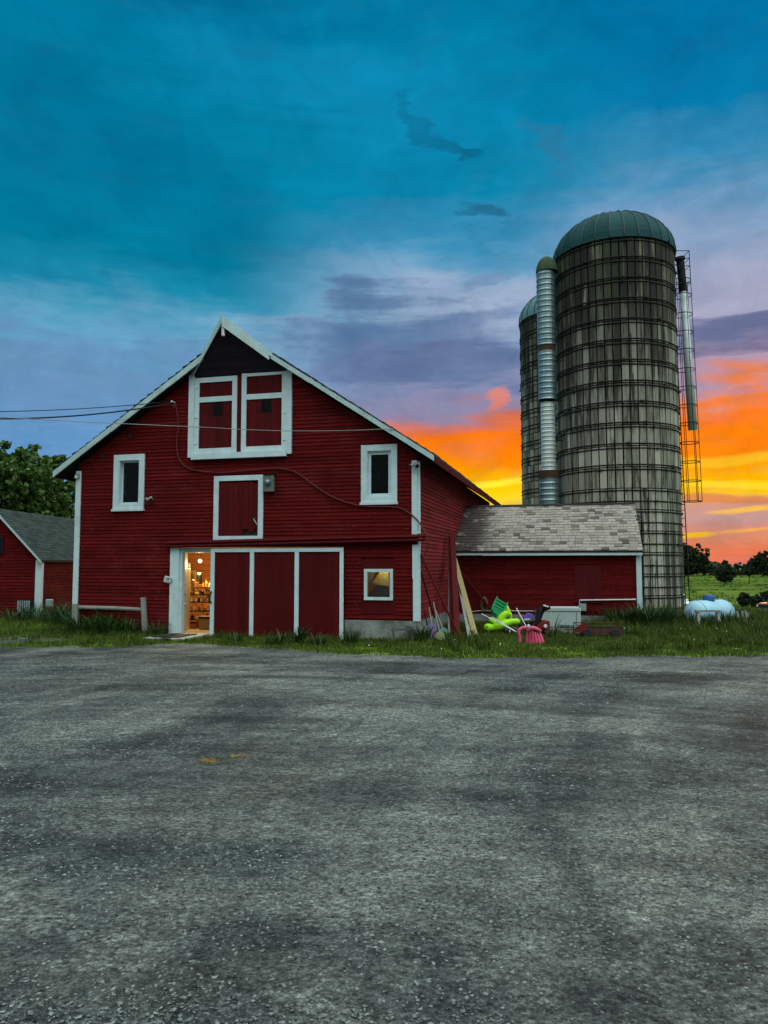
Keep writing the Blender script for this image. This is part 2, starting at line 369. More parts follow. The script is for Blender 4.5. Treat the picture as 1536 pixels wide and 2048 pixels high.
black = pmat('black_plastic', (0.012, 0.012, 0.014), 0.45)
rubber = pmat('rubber', (0.02, 0.02, 0.02), 0.8)
lime = pmat('lime_plastic', (0.40, 0.80, 0.010), 0.4, var=0.08)
green = pmat('green_plastic', (0.008, 0.22, 0.07), 0.4, var=0.1)
pink = pmat('pink_plastic', (0.70, 0.10, 0.20), 0.45, var=0.12, vscale=(4, 4, 4))
purple = pmat('purple_plastic', (0.14, 0.09, 0.42), 0.45)
machred = pmat('machine_red', (0.20, 0.012, 0.018), 0.35)
white = pmat('white_plastic', (0.72, 0.74, 0.73), 0.45, var=0.08)
paleg = pmat('generator_enamel', (0.42, 0.50, 0.48), 0.4, var=0.08, vscale=(2, 2, 2), stain=(0.22, 0.25, 0.22), stainscale=(3, 3, 2), stainlo=0.55, stainhi=0.8, stainamt=0.5)
greybox = pmat('grey_enamel', (0.30, 0.36, 0.36), 0.5, var=0.1)
tankblue = pmat('tank_blue', (0.36, 0.58, 0.70), 0.42, var=0.12, vscale=(2, 2, 2), stain=(0.16, 0.24, 0.28), stainscale=(5, 5, 2), stainlo=0.55, stainhi=0.75, stainamt=0.55)
domeblue = pmat('tank_dome_blue', (0.02, 0.10, 0.28), 0.4, var=0.1)
bark = pmat('bark', (0.05, 0.038, 0.028), 0.9, var=0.4, vscale=(6, 6, 2), bump=0.03, bscale=(12, 12, 3))
leafm = pmat('maple_leaves', (0.065, 0.125, 0.022), 0.55, island=0.6, var=0.35, vscale=(0.7, 0.7, 0.7), transl=0.25)
leaff = pmat('far_leaves', (0.022, 0.036, 0.012), 0.7, island=0.5, var=0.4, vscale=(0.4, 0.4, 0.4), transl=0.12)
leafp = pmat('pale_leaves', (0.075, 0.11, 0.03), 0.7, island=0.5, var=0.3, vscale=(0.4, 0.4, 0.4), transl=0.2)
lily = pmat('lily_leaves', (0.035, 0.085, 0.016), 0.5, island=0.5, transl=0.2)
grassm = pmat('grass_blades', (0.068, 0.100, 0.010), 0.6, island=0.75, var=0.55, vscale=(0.9, 0.9, 0.9), transl=0.25, stain=(0.13, 0.12, 0.03), stainscale=(1.1, 1.6, 1), stainlo=.56, stainhi=.72, stainamt=.5)
flowerm = pmat('clover_white', (0.65, 0.66, 0.58), 0.8)
flowery = pmat('straw_tan', (0.30, 0.19, 0.06), 0.8, island=0.3)
stonem = pmat('gravel_stones', (0.118, 0.127, 0.116), 0.8, island=0.85, var=0.35, vscale=(.9, .9, .9))
hillm = pmat('far_hill', (0.16, 0.17, 0.22), 0.95, var=0.1, vscale=(.01, .01, .01))
# extension shingles: pale weathered, some brown, one dark stain
def shingle_mat():
    m = pmat('pale_shingle', (0.36, 0.34, 0.335), 0.85); t = m.node_tree; b = NB(t); bs = t.nodes['Principled BSDF']
    g = b.node('ShaderNodeNewGeometry').outputs['Random Per Island']; oc = b.node('ShaderNodeTexCoord').outputs['Object']
    c = b.ramp(g, [(0.0, (0.075, 0.055, 0.045, 1)), (0.06, (0.13, 0.10, 0.082, 1)), (0.16, (0.215, 0.175, 0.148, 1)), (0.3, (0.27, 0.23, 0.198, 1)), (1.0, (0.35, 0.305, 0.265, 1))])
    sep = b.node('ShaderNodeSeparateXYZ'); t.links.new(oc, sep.inputs[0])
    nn = b.noise(b.map(oc, (2.2, 2.2, 2.2)), 1.0, 5.0, 0.65)
    zone = b.ss(sep.outputs[0], 1.5, 0.5)
    st = b.m('MULTIPLY', b.ss(b.m('ADD', nn, b.m('MULTIPLY', zone, 0.22)), 0.56, 0.66), zone)
    c = b.mix(st, c, (0.05, 0.034, 0.03, 1))
    fine = b.noise(b.map(oc, (22, 22, 40)), 1.0, 5.0, 0.7); c = b.mix(b.m('MULTIPLY', b.ss(fine, 0.50, 0.68), 0.75), c, (0.10, 0.082, 0.075, 1))
    b.put(bs.inputs['Base Color'], c); return m
palesh = shingle_mat()
# silo staves: grey concrete, green-grey algae and black runs from above, chalky patches low down
def stave_mat():
    m = pmat('silo_staves', (0.2, 0.2, 0.18), 0.85); t = m.node_tree; b = NB(t); bs = t.nodes['Principled BSDF']
    g = b.node('ShaderNodeNewGeometry').outputs['Random Per Island']; oc = b.node('ShaderNodeTexCoord').outputs['Object']
    sep = b.node('ShaderNodeSeparateXYZ'); t.links.new(oc, sep.inputs[0]); z = sep.outputs[2]
    c = b.ramp(g, [(0, (0.045, 0.043, 0.032, 1)), (0.35, (0.125, 0.12, 0.09, 1)), (0.75, (0.24, 0.226, 0.175, 1)), (1, (0.42, 0.395, 0.32, 1))])
    run = b.noise(b.map(oc, (3.6, 3.6, 0.22)), 1.0, 6.0, 0.7); fine = b.noise(b.map(oc, (13, 13, 0.9), (4, 1, 7)), 1.0, 5.0, 0.7)
    band = b.noise(b.map(oc, (2.6, 2.6, 0.03), (1, 6, 2)), 1.0, 5.0, 0.75)
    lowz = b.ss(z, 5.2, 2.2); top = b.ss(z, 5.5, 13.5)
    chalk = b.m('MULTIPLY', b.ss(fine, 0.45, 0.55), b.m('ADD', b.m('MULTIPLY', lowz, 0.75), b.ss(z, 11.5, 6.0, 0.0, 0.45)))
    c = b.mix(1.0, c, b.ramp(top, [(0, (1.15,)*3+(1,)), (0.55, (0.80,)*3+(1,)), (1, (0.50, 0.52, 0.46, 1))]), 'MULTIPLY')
    c = b.mix(chalk, c, (0.46, 0.44, 0.36, 1))
    blk = b.ss(b.m('ADD', run, b.m('ADD', b.m('MULTIPLY', top, 0.15), -0.01)), 0.55, 0.63)
    ph = b.m('FRACT', b.m('DIVIDE', b.m('ADD', z, 0.9), 0.76)); drip = b.m('MULTIPLY', b.ss(b.m('ADD', ph, b.m('MULTIPLY', b.m('SUBTRACT', run, 0.5), 3.2)), 0.72, 1.05), b.ss(z, 5.0, 10.0, 0.25, 0.9))
    blk = b.m('MAXIMUM', blk, drip)
    blk = b.m('MAXIMUM', blk, b.m('MULTIPLY', lowz, b.ss(band, 0.47, 0.53)))
    c = b.mix(b.m('MULTIPLY', blk, 0.88), c, (0.018, 0.018, 0.015, 1))
    moss = b.ss(b.noise(b.map(oc, (1.3, 1.3, 0.25), (8, 8, 1)), 1.0, 4.0, 0.6), 0.48, 0.68); c = b.mix(b.m('MULTIPLY', moss, b.m('MULTIPLY', top, 0.55)), c, (0.05, 0.065, 0.03, 1))
    b.put(bs.inputs['Base Color'], c)
    bp = b.node('ShaderNodeBump'); bp.inputs['Distance'].default_value = 0.02; b.put(bp.inputs['Height'], fine); t.links.new(bp.outputs[0], bs.inputs['Normal'])
    return m
stavem = stave_mat()
jointm = pmat('stave_joints', (0.005, 0.005, 0.004), 0.9)
def gravel_mat():
    m = bpy.data.materials.new('gravel'); m.use_nodes = True; t = m.node_tree; b = NB(t); bs = t.nodes['Principled BSDF']
    oc = b.node('ShaderNodeTexCoord').outputs['Object']; bs.inputs['Roughness'].default_value = 0.85; bs.inputs['Specular IOR Level'].default_value = 0.25
    big = b.noise(b.map(oc, (0.22, 0.34, 1)), 1.0, 5.0, 0.6, 0.4); mid_ = b.noise(b.map(oc, (1.1, 1.5, 1), (5, 2, 0)), 1.0, 6.0, 0.65)
    track = b.noise(b.map(oc, (0.16, 1.1, 1), (2, 9, 0)), 1.0, 5.0, 0.6, 0.3)
    f0 = b.noise(b.map(oc, (7, 10, 7), (4, 4, 4)), 1.0, 6.0, 0.7)
    f1 = b.noise(b.map(oc, (30, 38, 34)), 1.0, 5.0, 0.75); f2 = b.noise(b.map(oc, (120, 120, 120)), 1.0, 3.0, 0.7)
    vo = b.node('ShaderNodeTexVoronoi'); b.put(vo.inputs['Vector'], oc); vo.inputs['Scale'].default_value = 42.0
    vs_ = b.node('ShaderNodeSeparateColor'); t.links.new(vo.outputs['Color'], vs_.inputs[0])
    v2 = b.node('ShaderNodeTexVoronoi'); b.put(v2.inputs['Vector'], oc); v2.inputs['Scale'].default_value = 95.0
    v2s = b.node('ShaderNodeSeparateColor'); t.links.new(v2.outputs['Color'], v2s.inputs[0])
    sp_ = b.node('ShaderNodeSeparateXYZ'); t.links.new(oc, sp_.inputs[0])
    def sweep(cx_, cy_, k, seed):
        ddx, ddy = b.m('SUBTRACT', sp_.outputs[0], cx_), b.m('SUBTRACT', sp_.outputs[1], cy_)
        r_ = b.m('SQRT', b.m('ADD', b.m('MULTIPLY', ddx, ddx), b.m('MULTIPLY', ddy, ddy))); an = b.m('ARCTAN2', ddx, ddy)
        return b.noise(b.comb(b.m('ADD', b.m('MULTIPLY', r_, k), b.m('MULTIPLY', mid_, 0.25)), b.m('MULTIPLY', an, 2.2), seed), 1.0, 5.0, 0.62)
    sw = b.m('ADD', b.m('MULTIPLY', sweep(-3.0, -7.0, 1.5, 1.0), 0.5), b.m('MULTIPLY', sweep(13.0, 3.0, 1.1, 5.0), 0.5))
    a = b.m('ADD', b.m('MULTIPLY', big, 0.45), b.m('ADD', b.m('MULTIPLY', mid_, 0.22), b.m('ADD', b.m('MULTIPLY', track, 0.18), b.m('MULTIPLY', sw, 0.65))))
    c = b.ramp(a, [(0.635, (0.038, 0.042, 0.040, 1)), (0.698, (0.090, 0.099, 0.093, 1)), (0.752, (0.180, 0.191, 0.174, 1)), (0.82, (0.34, 0.345, 0.30, 1))])
    dust = b.m('MULTIPLY', b.ss(sp_.outputs[1], 11.0, 14.6), b.ss(mid_, 0.42, 0.62)); c = b.mix(b.m('MULTIPLY', dust, 0.55), c, (0.26, 0.26, 0.215, 1))
    warm = b.ss(b.noise(b.map(oc, (0.5, 0.6, 1), (1, 3, 7)), 1.0, 4.0, 0.6), 0.54, 0.70); c = b.mix(b.m('MULTIPLY', warm, 0.45), c, (0.15, 0.125, 0.095, 1))
    blue = b.ss(b.noise(b.map(oc, (0.4, 0.7, 1), (11, 6, 2)), 1.0, 4.0, 0.6), 0.52, 0.68); c = b.mix(b.m('MULTIPLY', blue, 0.4), c, (0.10, 0.12, 0.135, 1))
    c = b.mix(1.0, c, b.ramp(f0, [(0.35, (0.6,)*3+(1,)), (0.5, (1.0,)*3+(1,)), (0.65, (1.35,)*3+(1,))]), 'MULTIPLY')
    c = b.mix(1.0, c, b.ramp(f1, [(0.34, (0.16,)*3+(1,)), (0.5, (0.95,)*3+(1,)), (0.68, (1.75,)*3+(1,))]), 'MULTIPLY')
    c = b.mix(1.0, c, b.ramp(vs_.outputs[0], [(0, (0.65,)*3+(1,)), (0.9, (1.15,)*3+(1,)), (1, (1.4,)*3+(1,))]), 'MULTIPLY')
    c = b.mix(1.0, c, b.ramp(v2s.outputs[0], [(0, (0.65,)*3+(1,)), (0.92, (1.15,)*3+(1,)), (1, (1.5,)*3+(1,))]), 'MULTIPLY')
    b.put(bs.inputs['Base Color'], c)
    h = b.m('ADD', b.m('MULTIPLY', f1, 1.0), b.m('MULTIPLY', f0, 1.6)); h = b.m('ADD', h, b.m('ADD', b.m('MULTIPLY', vo.outputs['Distance'], -0.8), b.m('MULTIPLY', f2, 0.35)))
    bp = b.node('ShaderNodeBump'); bp.inputs['Distance'].default_value = 0.045; b.put(bp.inputs['Height'], h); t.links.new(bp.outputs[0], bs.inputs['Normal'])
    return m
gravelm = gravel_mat()
def field_mat():
    m = bpy.data.materials.new('meadow'); m.use_nodes = True; t = m.node_tree; b = NB(t); bs = t.nodes['Principled BSDF']
    oc = b.node('ShaderNodeTexCoord').outputs['Object']; bs.inputs['Roughness'].default_value = 0.9; bs.inputs['Specular IOR Level'].default_value = 0.1
    s1 = b.noise(b.map(oc, (0.02, 0.10, 1)), 1.0, 6.0, 0.65, 0.3); s2 = b.noise(b.map(oc, (0.25, 0.5, 1), (3, 3, 0)), 1.0, 6.0, 0.7); s3 = b.noise(b.map(oc, (9, 9, 1)), 1.0, 4.0, 0.7)
    a = b.m('ADD', b.m('MULTIPLY', s1, 0.6), b.m('ADD', b.m('MULTIPLY', s2, 0.3), b.m('MULTIPLY', s3, 0.2)))
    c = b.ramp(a, [(0.40, (0.022, 0.042, 0.006, 1)), (0.52, (0.060, 0.105, 0.008, 1)), (0.62, (0.110, 0.175, 0.012, 1)), (0.75, (0.17, 0.22, 0.030, 1))])
    b.put(bs.inputs['Base Color'], c)
    bp = b.node('ShaderNodeBump'); bp.inputs['Distance'].default_value = 0.15; b.put(bp.inputs['Height'], s2); t.links.new(bp.outputs[0], bs.inputs['Normal'])
    return m
fieldm = field_mat()
def glass_mat(name, tint, dirt=0.0):
    m = bpy.data.materials.new(name); m.use_nodes = True; t = m.node_tree; t.nodes.clear(); b = NB(t)
    tr = b.node('ShaderNodeBsdfTransparent'); tr.inputs[0].default_value = tint
    gl = b.node('ShaderNodeBsdfGlossy'); gl.inputs['Roughness'].default_value = 0.06
    fr = b.node('ShaderNodeFresnel'); fr.inputs[0].default_value = 1.5
    mx = b.node('ShaderNodeMixShader'); t.links.new(fr.outputs[0], mx.inputs[0]); t.links.new(tr.outputs[0], mx.inputs[1]); t.links.new(gl.outputs[0], mx.inputs[2]); out = mx.outputs[0]
    if dirt:
        df = b.node('ShaderNodeBsdfDiffuse'); df.inputs[0].default_value = (0.16, 0.19, 0.22, 1)
        oc = b.node('ShaderNodeTexCoord').outputs['Object']; nn = b.ss(b.noise(b.map(oc, (14, 14, 11)), 1.0, 6.0, 0.75), 0.56, 0.74)
        m2 = b.node('ShaderNodeMixShader'); b.put(m2.inputs[0], b.m('MULTIPLY', nn, dirt)); t.links.new(out, m2.inputs[1]); t.links.new(df.outputs[0], m2.inputs[2]); out = m2.outputs[0]
    o = b.node('ShaderNodeOutputMaterial'); t.links.new(out, o.inputs[0]); return m
glass = glass_mat('window_glass', (0.8, 0.85, 0.85, 1)); glassd = glass_mat('dusty_glass', (0.35, 0.4, 0.45, 1), 0.16)
def emit_mat(name, c, s):
    m = bpy.data.materials.new(name); m.use_nodes = True; t = m.node_tree; t.nodes.clear(); b = NB(t)
    e = b.node('ShaderNodeEmission'); e.inputs[0].default_value = c; e.inputs[1].default_value = s
    o = b.node('ShaderNodeOutputMaterial'); t.links.new(e.outputs[0], o.inputs[0]); return m
bulbm = emit_mat('bulb_glow', (1.0, 0.72, 0.30, 1), 30.0)

# ------------------------------------------------------------------ ground
def sheet(name, xs, ys, zf, mat):
    xs = np.asarray(xs, float); ys = np.asarray(ys, float); X, Y = np.meshgrid(xs, ys); Z = zf(X, Y); nx, ny = len(xs), len(ys)
    v = np.stack([X, Y, Z], -1).reshape(-1, 3); i = np.arange((ny-1)*nx).reshape(ny-1, nx)[:, :-1].ravel()
    f = np.stack([i, i+1, i+nx+1, i+nx], 1); return np_mesh(name, v, np.full(len(f), 4), f, mat, smooth=True)
xs = np.concatenate([np.linspace(-3500, -120, 12), np.linspace(-100, 160, 53), np.linspace(180, 3500, 12)])
ys = np.concatenate([np.linspace(-300, -20, 6), np.linspace(-10, 26, 10), np.linspace(27, 90, 40), np.linspace(95, 260, 34), np.linspace(300, 4500, 14)])
def gz(X, Y):
    z = np.interp(Y, TY, TZ); return z + 0.25*np.sin(X*0.11+1)*np.sin(Y*0.07)*np.clip((Y-80)/60, 0, 1)
tag(sheet('ground', xs, ys, gz, fieldm), kind='structure')
EDX = np.array([-40, -14, -8.6, -7.7, -6.9, -5.8, -4.9, -4.67, -3.74, -2.09, -0.65, 1.2, 3.0, 4.95, 7.19, 10, 13, 40]); EDY = np.array([15.6, 15.8, 16.6, 15.6, 15.5, 15.6, 16.0, 16.1, 16.2, 15.1, 14.42, 13.75, 13.7, 14.0, 14.1, 14.4, 14.8, 15])
def edge(x): return np.interp(x, EDX, EDY)
def hnoise(x, s=1.0, seed=0.0):
    return (np.sin(x*s*2.1+seed)+np.sin(x*s*5.3+seed*2+1)*.6+np.sin(x*s*11.7+seed*3+2)*.35+np.sin(x*s*23.1+seed)*.2)/2.1
gx = np.linspace(-40, 40, 900)
def gravel_sheet():
    ey = edge(gx) + 0.24*hnoise(gx, 1.3, 1.0); cols = []
    tv = np.concatenate([np.linspace(-60, 0, 8), ]); V = []; nx = len(gx)
    rows = [np.full(nx, y) for y in (-60, -20, -5, 0, 2, 3, 4, 5, 6, 7, 8, 9, 10, 11, 12, 13)] + [ey]
    for k, r in enumerate(rows):
        z = 0.010 + 0.0*gx
        if 2 < r[0] < 13.5 and k < len(rows)-1: z = 0.034 + 0.012*np.sin(gx*0.7+r*0.9) + 0.008*np.sin(gx*1.9-r*1.3)
        V.append(np.stack([gx, r, z], -1))
    V = np.concatenate(V); m = len(rows); i = np.arange((m-1)*nx).reshape(m-1, nx)[:, :-1].ravel(); f = np.stack([i, i+1, i+nx+1, i+nx], 1)
    return np_mesh('gravel_yard', V, np.full(len(f), 4), f, gravelm, smooth=True)
tag(gravel_sheet(), kind='structure')
# the far piece of gravel drive at the right, and the bare patch at the left
def patch(name, cx_, cy_, rx, ry, mat, z=0.006, seed=1.0):
    t = np.linspace(0, 2*np.pi, 90, endpoint=False); r = 1 + 0.16*hnoise(np.cos(t)*3+np.sin(t)*2, 1.0, seed)
    b = MB(); b.add([(cx_, cy_, z)] + [(cx_+rx*q*math.cos(a), cy_+ry*q*math.sin(a), z) for a, q in zip(t, r)], [(0, i+1, (i+1) % 90+1) for i in range(90)])
    return tag(b.build(name, mat), kind='structure')
patch('gravel_drive', 15.3, 22.9, 4.2, 1.6, gravelm)
patch('gravel_path', -9.7, 17.0, 2.9, 0.75, gravelm, seed=4)
# loose stones
def stones(n, name):
    y = 2.6 + 11*rng.random(n)**1.7; x = (rng.random(n)-0.5)*2*(0.60*y+0.6)
    r1, r2 = np.hypot(x+3, y+7), np.hypot(x-13, y-3)          # stones are thrown out of the wheel lanes and lie in drifts
    drift = hnoise(r1, 1.0, 2.0)+hnoise(r2, .8, 5.0)+.8*hnoise(x*.9+y*.4, .9, 1.0); ok = rng.random(n) < np.clip(.38+.42*drift, .06, 1.0)
    x, y = x[ok], y[ok]; n = len(x)
    s = (0.0022 + 0.0085*rng.random(n)**4.5)*(0.75+0.06*y); nb = 6
    base = np.array([(1,0,0),(0,1,0),(-1,0,0),(0,-1,0),(0.2,0.1,0.8),(0,0,-0.5)], float)
    fc = np.array([(0,1,4),(1,2,4),(2,3,4),(3,0,4)])
    ang = rng.random(n)*6.28; c, s_ = np.cos(ang), np.sin(ang); jit = 0.65+0.7*rng.random((n, nb, 3))
    P = base[None]*jit*s[:, None, None]; P[:, :, 0] *= (1.0+0.8*rng.random(n))[:, None]
    X = P[:, :, 0]*c[:, None]-P[:, :, 1]*s_[:, None]; Y = P[:, :, 0]*s_[:, None]+P[:, :, 1]*c[:, None]
    zb = 0.034 + 0.012*np.sin(x*0.7+y*0.9) + 0.008*np.sin(x*1.9-y*1.3)
    V = np.stack([X+x[:, None], Y+y[:, None], P[:, :, 2]*0.7+zb[:, None]+0.001], -1).reshape(-1, 3)
    f = (fc[None]+(np.arange(n)*nb)[:, None, None]).reshape(-1, 3)
    return np_mesh(name, V, np.full(len(f), 3), f, stonem)
tag(stones(260000, 'gravel_stones'), kind='stuff')

# ------------------------------------------------------------------ barn
RX, RZ, SL = -4.5, 7.42, 0.662                     # ridge x, ridge height (roof top), slope
BWID, BLEN = 8.97, 14.0
XL, XR = -BWID, 0.0
def roofz(x): return RZ - SL*abs(x-RX)
def wallz(x): return roofz(x) - 0.20
barn = thing('barn', 'large red clapboard barn with white trim, steep gable and open lit doorway', 'barn', ORG, -ANG)
def clap(mb, x0, x1, z0, ztop, holes=(), course=0.088, gable=None, t0=0.006, t1=0.026, y=0.0):
    z = z0; k = 0
    while z < ztop:
        zt = min(z+course, ztop)
        segs = [(x0, x1)]
        for (a, b_, c, d) in holes:
            if min(zt, d)-max(z, c) > 0.3*course:
                ns = []
                for (p, q) in segs:
                    if b_ <= p or a >= q: ns.append((p, q)); continue
                    if a > p: ns.append((p, a))
                    if b_ < q: ns.append((b_, q))
                segs = ns
        for (p, q) in segs:
            cuts = [p]; 
            c_ = p + random.uniform(0.6, 4.2)
            while c_ < q-0.5: cuts.append(c_); c_ += random.uniform(1.8, 4.6)
            cuts.append(q)
            for a, b_ in zip(cuts[:-1], cuts[1:]):
                a2, b2, a3, b3 = a, b_, a, b_
                if gable:
                    gl0, gr0 = gable(z); gl1, gr1 = gable(zt)
                    a2, b2 = max(a, gl0), min(b_, gr0); a3, b3 = max(a, gl1), min(b_, gr1)
                    if b2-a2 < 0.02: continue
                    if b3 < a3: a3 = b3 = (a3+b3)/2
                j = random.uniform(-0.002, 0.003); jz = random.uniform(-0.003, 0.003); e = 0.0015
                mb.add([(a2+e, y-t1-j, z+jz), (b2-e, y-t1-j, z+jz+random.uniform(-.002, .002)), (b3-e, y-t0, zt+0.012), (a3+e, y-t0, zt+0.012), (a2+e, y, z+jz), (b2-e, y, z+jz)],
                       [(0, 1, 2, 3), (0, 4, 5, 1)])
        z += course
    return mb
# openings on the front, barn frame x0,x1,z0,z1
DBL = (-5.80, -3.06, 4.33, 6.42); WL = (-7.90, -7.02, 3.09, 4.50); WR = (-1.33, -0.47, 3.12, 4.48); SM = (-5.08, -3.78, 2.31, 3.87)
ENT = (-6.22, -1.73, -0.2, 2.16); SW = (-1.25, -0.57, 0.90, 1.61)
PATCHES = [(-1.32, -0.53, 1.61, 1.83), (-1.32, -0.53, 0.58, 0.90)]
def gab(z):
    h = (RZ-0.20-z)/SL
    return (max(XL, RX-h), min(XR, RX+h))
mb = MB()
# solid sheathing as a grid of cells around the openings
def sheath(mb, x0, x1, z0, z1, holes, top=None, y=0.004):
    gx_ = sorted(set([x0, x1]+[h[0]+.03 for h in holes]+[h[1]-.03 for h in holes])); gz_ = sorted(set([z0, z1]+[min(z1, max(z0, h[2]+.03)) for h in holes]+[min(z1, h[3]-.03) for h in holes]))
    for a, b_ in zip(gx_[:-1], gx_[1:]):
        for c, d in zip(gz_[:-1], gz_[1:]):
            mx_, mz_ = (a+b_)/2, (c+d)/2
            if any(h[0] < mx_ < h[1] and h[2] < mz_ < h[3] for h in holes): continue
            mb.add([(a, y, c), (b_, y, c), (b_, y, d), (a, y, d)], [(0, 1, 2, 3)])
sheath(mb, XL, XR, -0.2, wallz(XL), [DBL, WL, WR, SM, ENT, SW])
zc = wallz(XL)
# gable above the eaves, around the top of the double doors and windows
def gpoly(mb, pts): mb.add([(p[0], .004, p[1]) for p in pts], [tuple(range(len(pts)))])
HI = DBL[3]-0.03
gpoly(mb, [(RX-(RZ-.2-HI)/SL, HI), (RX+(RZ-.2-HI)/SL, HI), (RX, RZ-.2)])
gpoly(mb, [(XL, zc), (WL[0]+.03, zc), (WL[0]+.03, wallz(WL[0]+.03))])
gpoly(mb, [(WR[1]-.03, zc), (XR, zc), (WR[1]-.03, wallz(WR[1]-.03))])
gpoly(mb, [(WL[0]+.03, WL[3]-.03), (DBL[0]+.03, WL[3]-.03), (DBL[0]+.03, min(HI, wallz(DBL[0]+.03))), (WL[0]+.03, wallz(WL[0]+.03))])
gpoly(mb, [(DBL[1]-.03, WR[3]-.03), (WR[1]-.03, WR[3]-.03), (WR[1]-.03, wallz(WR[1]-.03)), (DBL[1]-.03, min(HI, wallz(DBL[1]-.03)))])
hs = [DBL, WL, WR, SM, (ENT[0], ENT[1], -0.2, 2.12), SW] + PATCHES + [(-1.73, 0.01, -0.2, 0.45)]
clap(mb, XL+0.02, XR-0.02, -0.05, RZ-.2, hs, gable=gab)
mb.build('front_wall', siding, barn, recalc=False)
# side, back and far walls
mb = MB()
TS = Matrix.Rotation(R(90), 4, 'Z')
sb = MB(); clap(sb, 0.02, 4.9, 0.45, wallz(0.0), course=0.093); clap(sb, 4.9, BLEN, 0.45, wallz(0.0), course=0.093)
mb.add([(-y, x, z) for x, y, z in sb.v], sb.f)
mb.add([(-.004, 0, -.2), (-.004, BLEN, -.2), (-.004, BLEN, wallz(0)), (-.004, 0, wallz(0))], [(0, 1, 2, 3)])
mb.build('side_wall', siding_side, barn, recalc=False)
mb = MB(); mb.box(XL, XL+0.05, 0.01, BLEN, -.3, wallz(XL)-.02); mb.build('far_wall', redplank, barn)
mb = MB(); mb.prism([(XL, -.3), (XR, -.3), (XR, wallz(XR)-.02), (RX, RZ-.25), (XL, wallz(XL)-.02)], 'y', BLEN-.05, BLEN); mb.build('back_wall', redplank, barn)
# foundation
mb = MB(); mb.box(-1.72, -0.006, -0.035, -0.005, -0.3, 0.44)
mb.box(-0.03, 0.035, -0.035, 4.74, -0.3, 0.44); mb.build('foundation', concrete, barn)
# roof: two slabs of shingle courses
YF, YB = -0.30, BLEN+0.3
roof = None
mb = MB()
XEL, XER = -9.50, 0.43
for (xe, sgn) in ((XEL, -1), (XER, 1)):
    ns = 26; th = 0.05
    for i in range(ns):
        x0 = RX + (xe-RX)*i/ns; x1 = RX + (xe-RX)*(i+1)/ns
        L = YB-YF; yy = YF
        while yy < YB:
            y2 = min(YB, yy + random.uniform(0.25, 0.40)); dz = random.uniform(0, 0.022); ov = random.uniform(0.0, 0.02)
            mb.add([(x0, yy-(.012*random.random() if yy == YF else 0), roofz(x0)+.006), (x1+sgn*ov, yy-(.03*random.random() if yy == YF else 0), roofz(x1)+.026+dz), (x1+sgn*ov, y2-.006, roofz(x1)+.026+dz), (x0, y2-.006, roofz(x0)+.006)]
                   + [(x0, yy, roofz(x0)-.03), (x1+sgn*ov, yy, roofz(x1)-.012), (x1+sgn*ov, y2, roofz(x1)-.012), (x0, y2, roofz(x0)-.03)], [(0, 1, 2, 3), (0, 4, 5, 1), (1, 5, 6, 2), (3, 2, 6, 7), (4, 7, 6, 5)])
            yy = y2
roof = mb.build('roof', shingdark, barn)
# roof deck (seen from below at the eaves)
mb = MB()
for (xe, sgn) in ((XEL, -1), (XER, 1)):
    a = (RX, roofz(RX)-.05); b_ = (xe, roofz(xe)-.03)
    mb.add([(a[0], YF+.03, a[1]), (b_[0], YF+.03, b_[1]), (b_[0], YB-.03, b_[1]), (a[0], YB-.03, a[1]), (a[0], YF+.03, a[1]-.09), (b_[0], YF+.03, b_[1]-.09), (b_[0], YB-.03, b_[1]-.09), (a[0], YB-.03, a[1]-.09)],
           [(0, 1, 2, 3), (4, 7, 6, 5), (0, 4, 5, 1), (1, 5, 6, 2), (2, 6, 7, 3), (3, 7, 4, 0)])
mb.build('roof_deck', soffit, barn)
def rake(name, p0, p1, wid, y, th=0.035, mat=rakepaint, segs=3):
    mb = MB(); (x0, z0), (x1, z1) = p0, p1
    for i in range(segs):
        a = i/segs; c = (i+1)/segs; xa, za = x0+(x1-x0)*a, z0+(z1-z0)*a; xb, zb = x0+(x1-x0)*c, z0+(z1-z0)*c
        j = random.uniform(-.006, .006); e = 0.003*(1 if x1 > x0 else -1)
        mb.prism([(xa+e, za+j), (xb-e, zb+j), (xb-e, zb-wid+j), (xa+e, za-wid+j)], 'y', y-th+random.uniform(0, .006), y)
    return mb.build(name, mat, barn)
rake('rake_board', (XEL-.01, roofz(XEL)-.012), (RX, RZ-.012), 0.16, YF+.028)
rake('rake_board', (XER+.01, roofz(XER)-.012), (RX, RZ-.012), 0.13, YF+.028, segs=5)
mb = MB(); mb.box(XER-.005, XER+.03, YF+.03, YB-.03, roofz(XER)-.17, roofz(XER)-.03); mb.build('eave_board', redplank, barn)
mb = MB(); mb.box(XEL-.03, XEL+.005, YF+.03, YB-.03, roofz(XEL)-.17, roofz(XEL)-.03); mb.build('eave_board', redplank, barn)
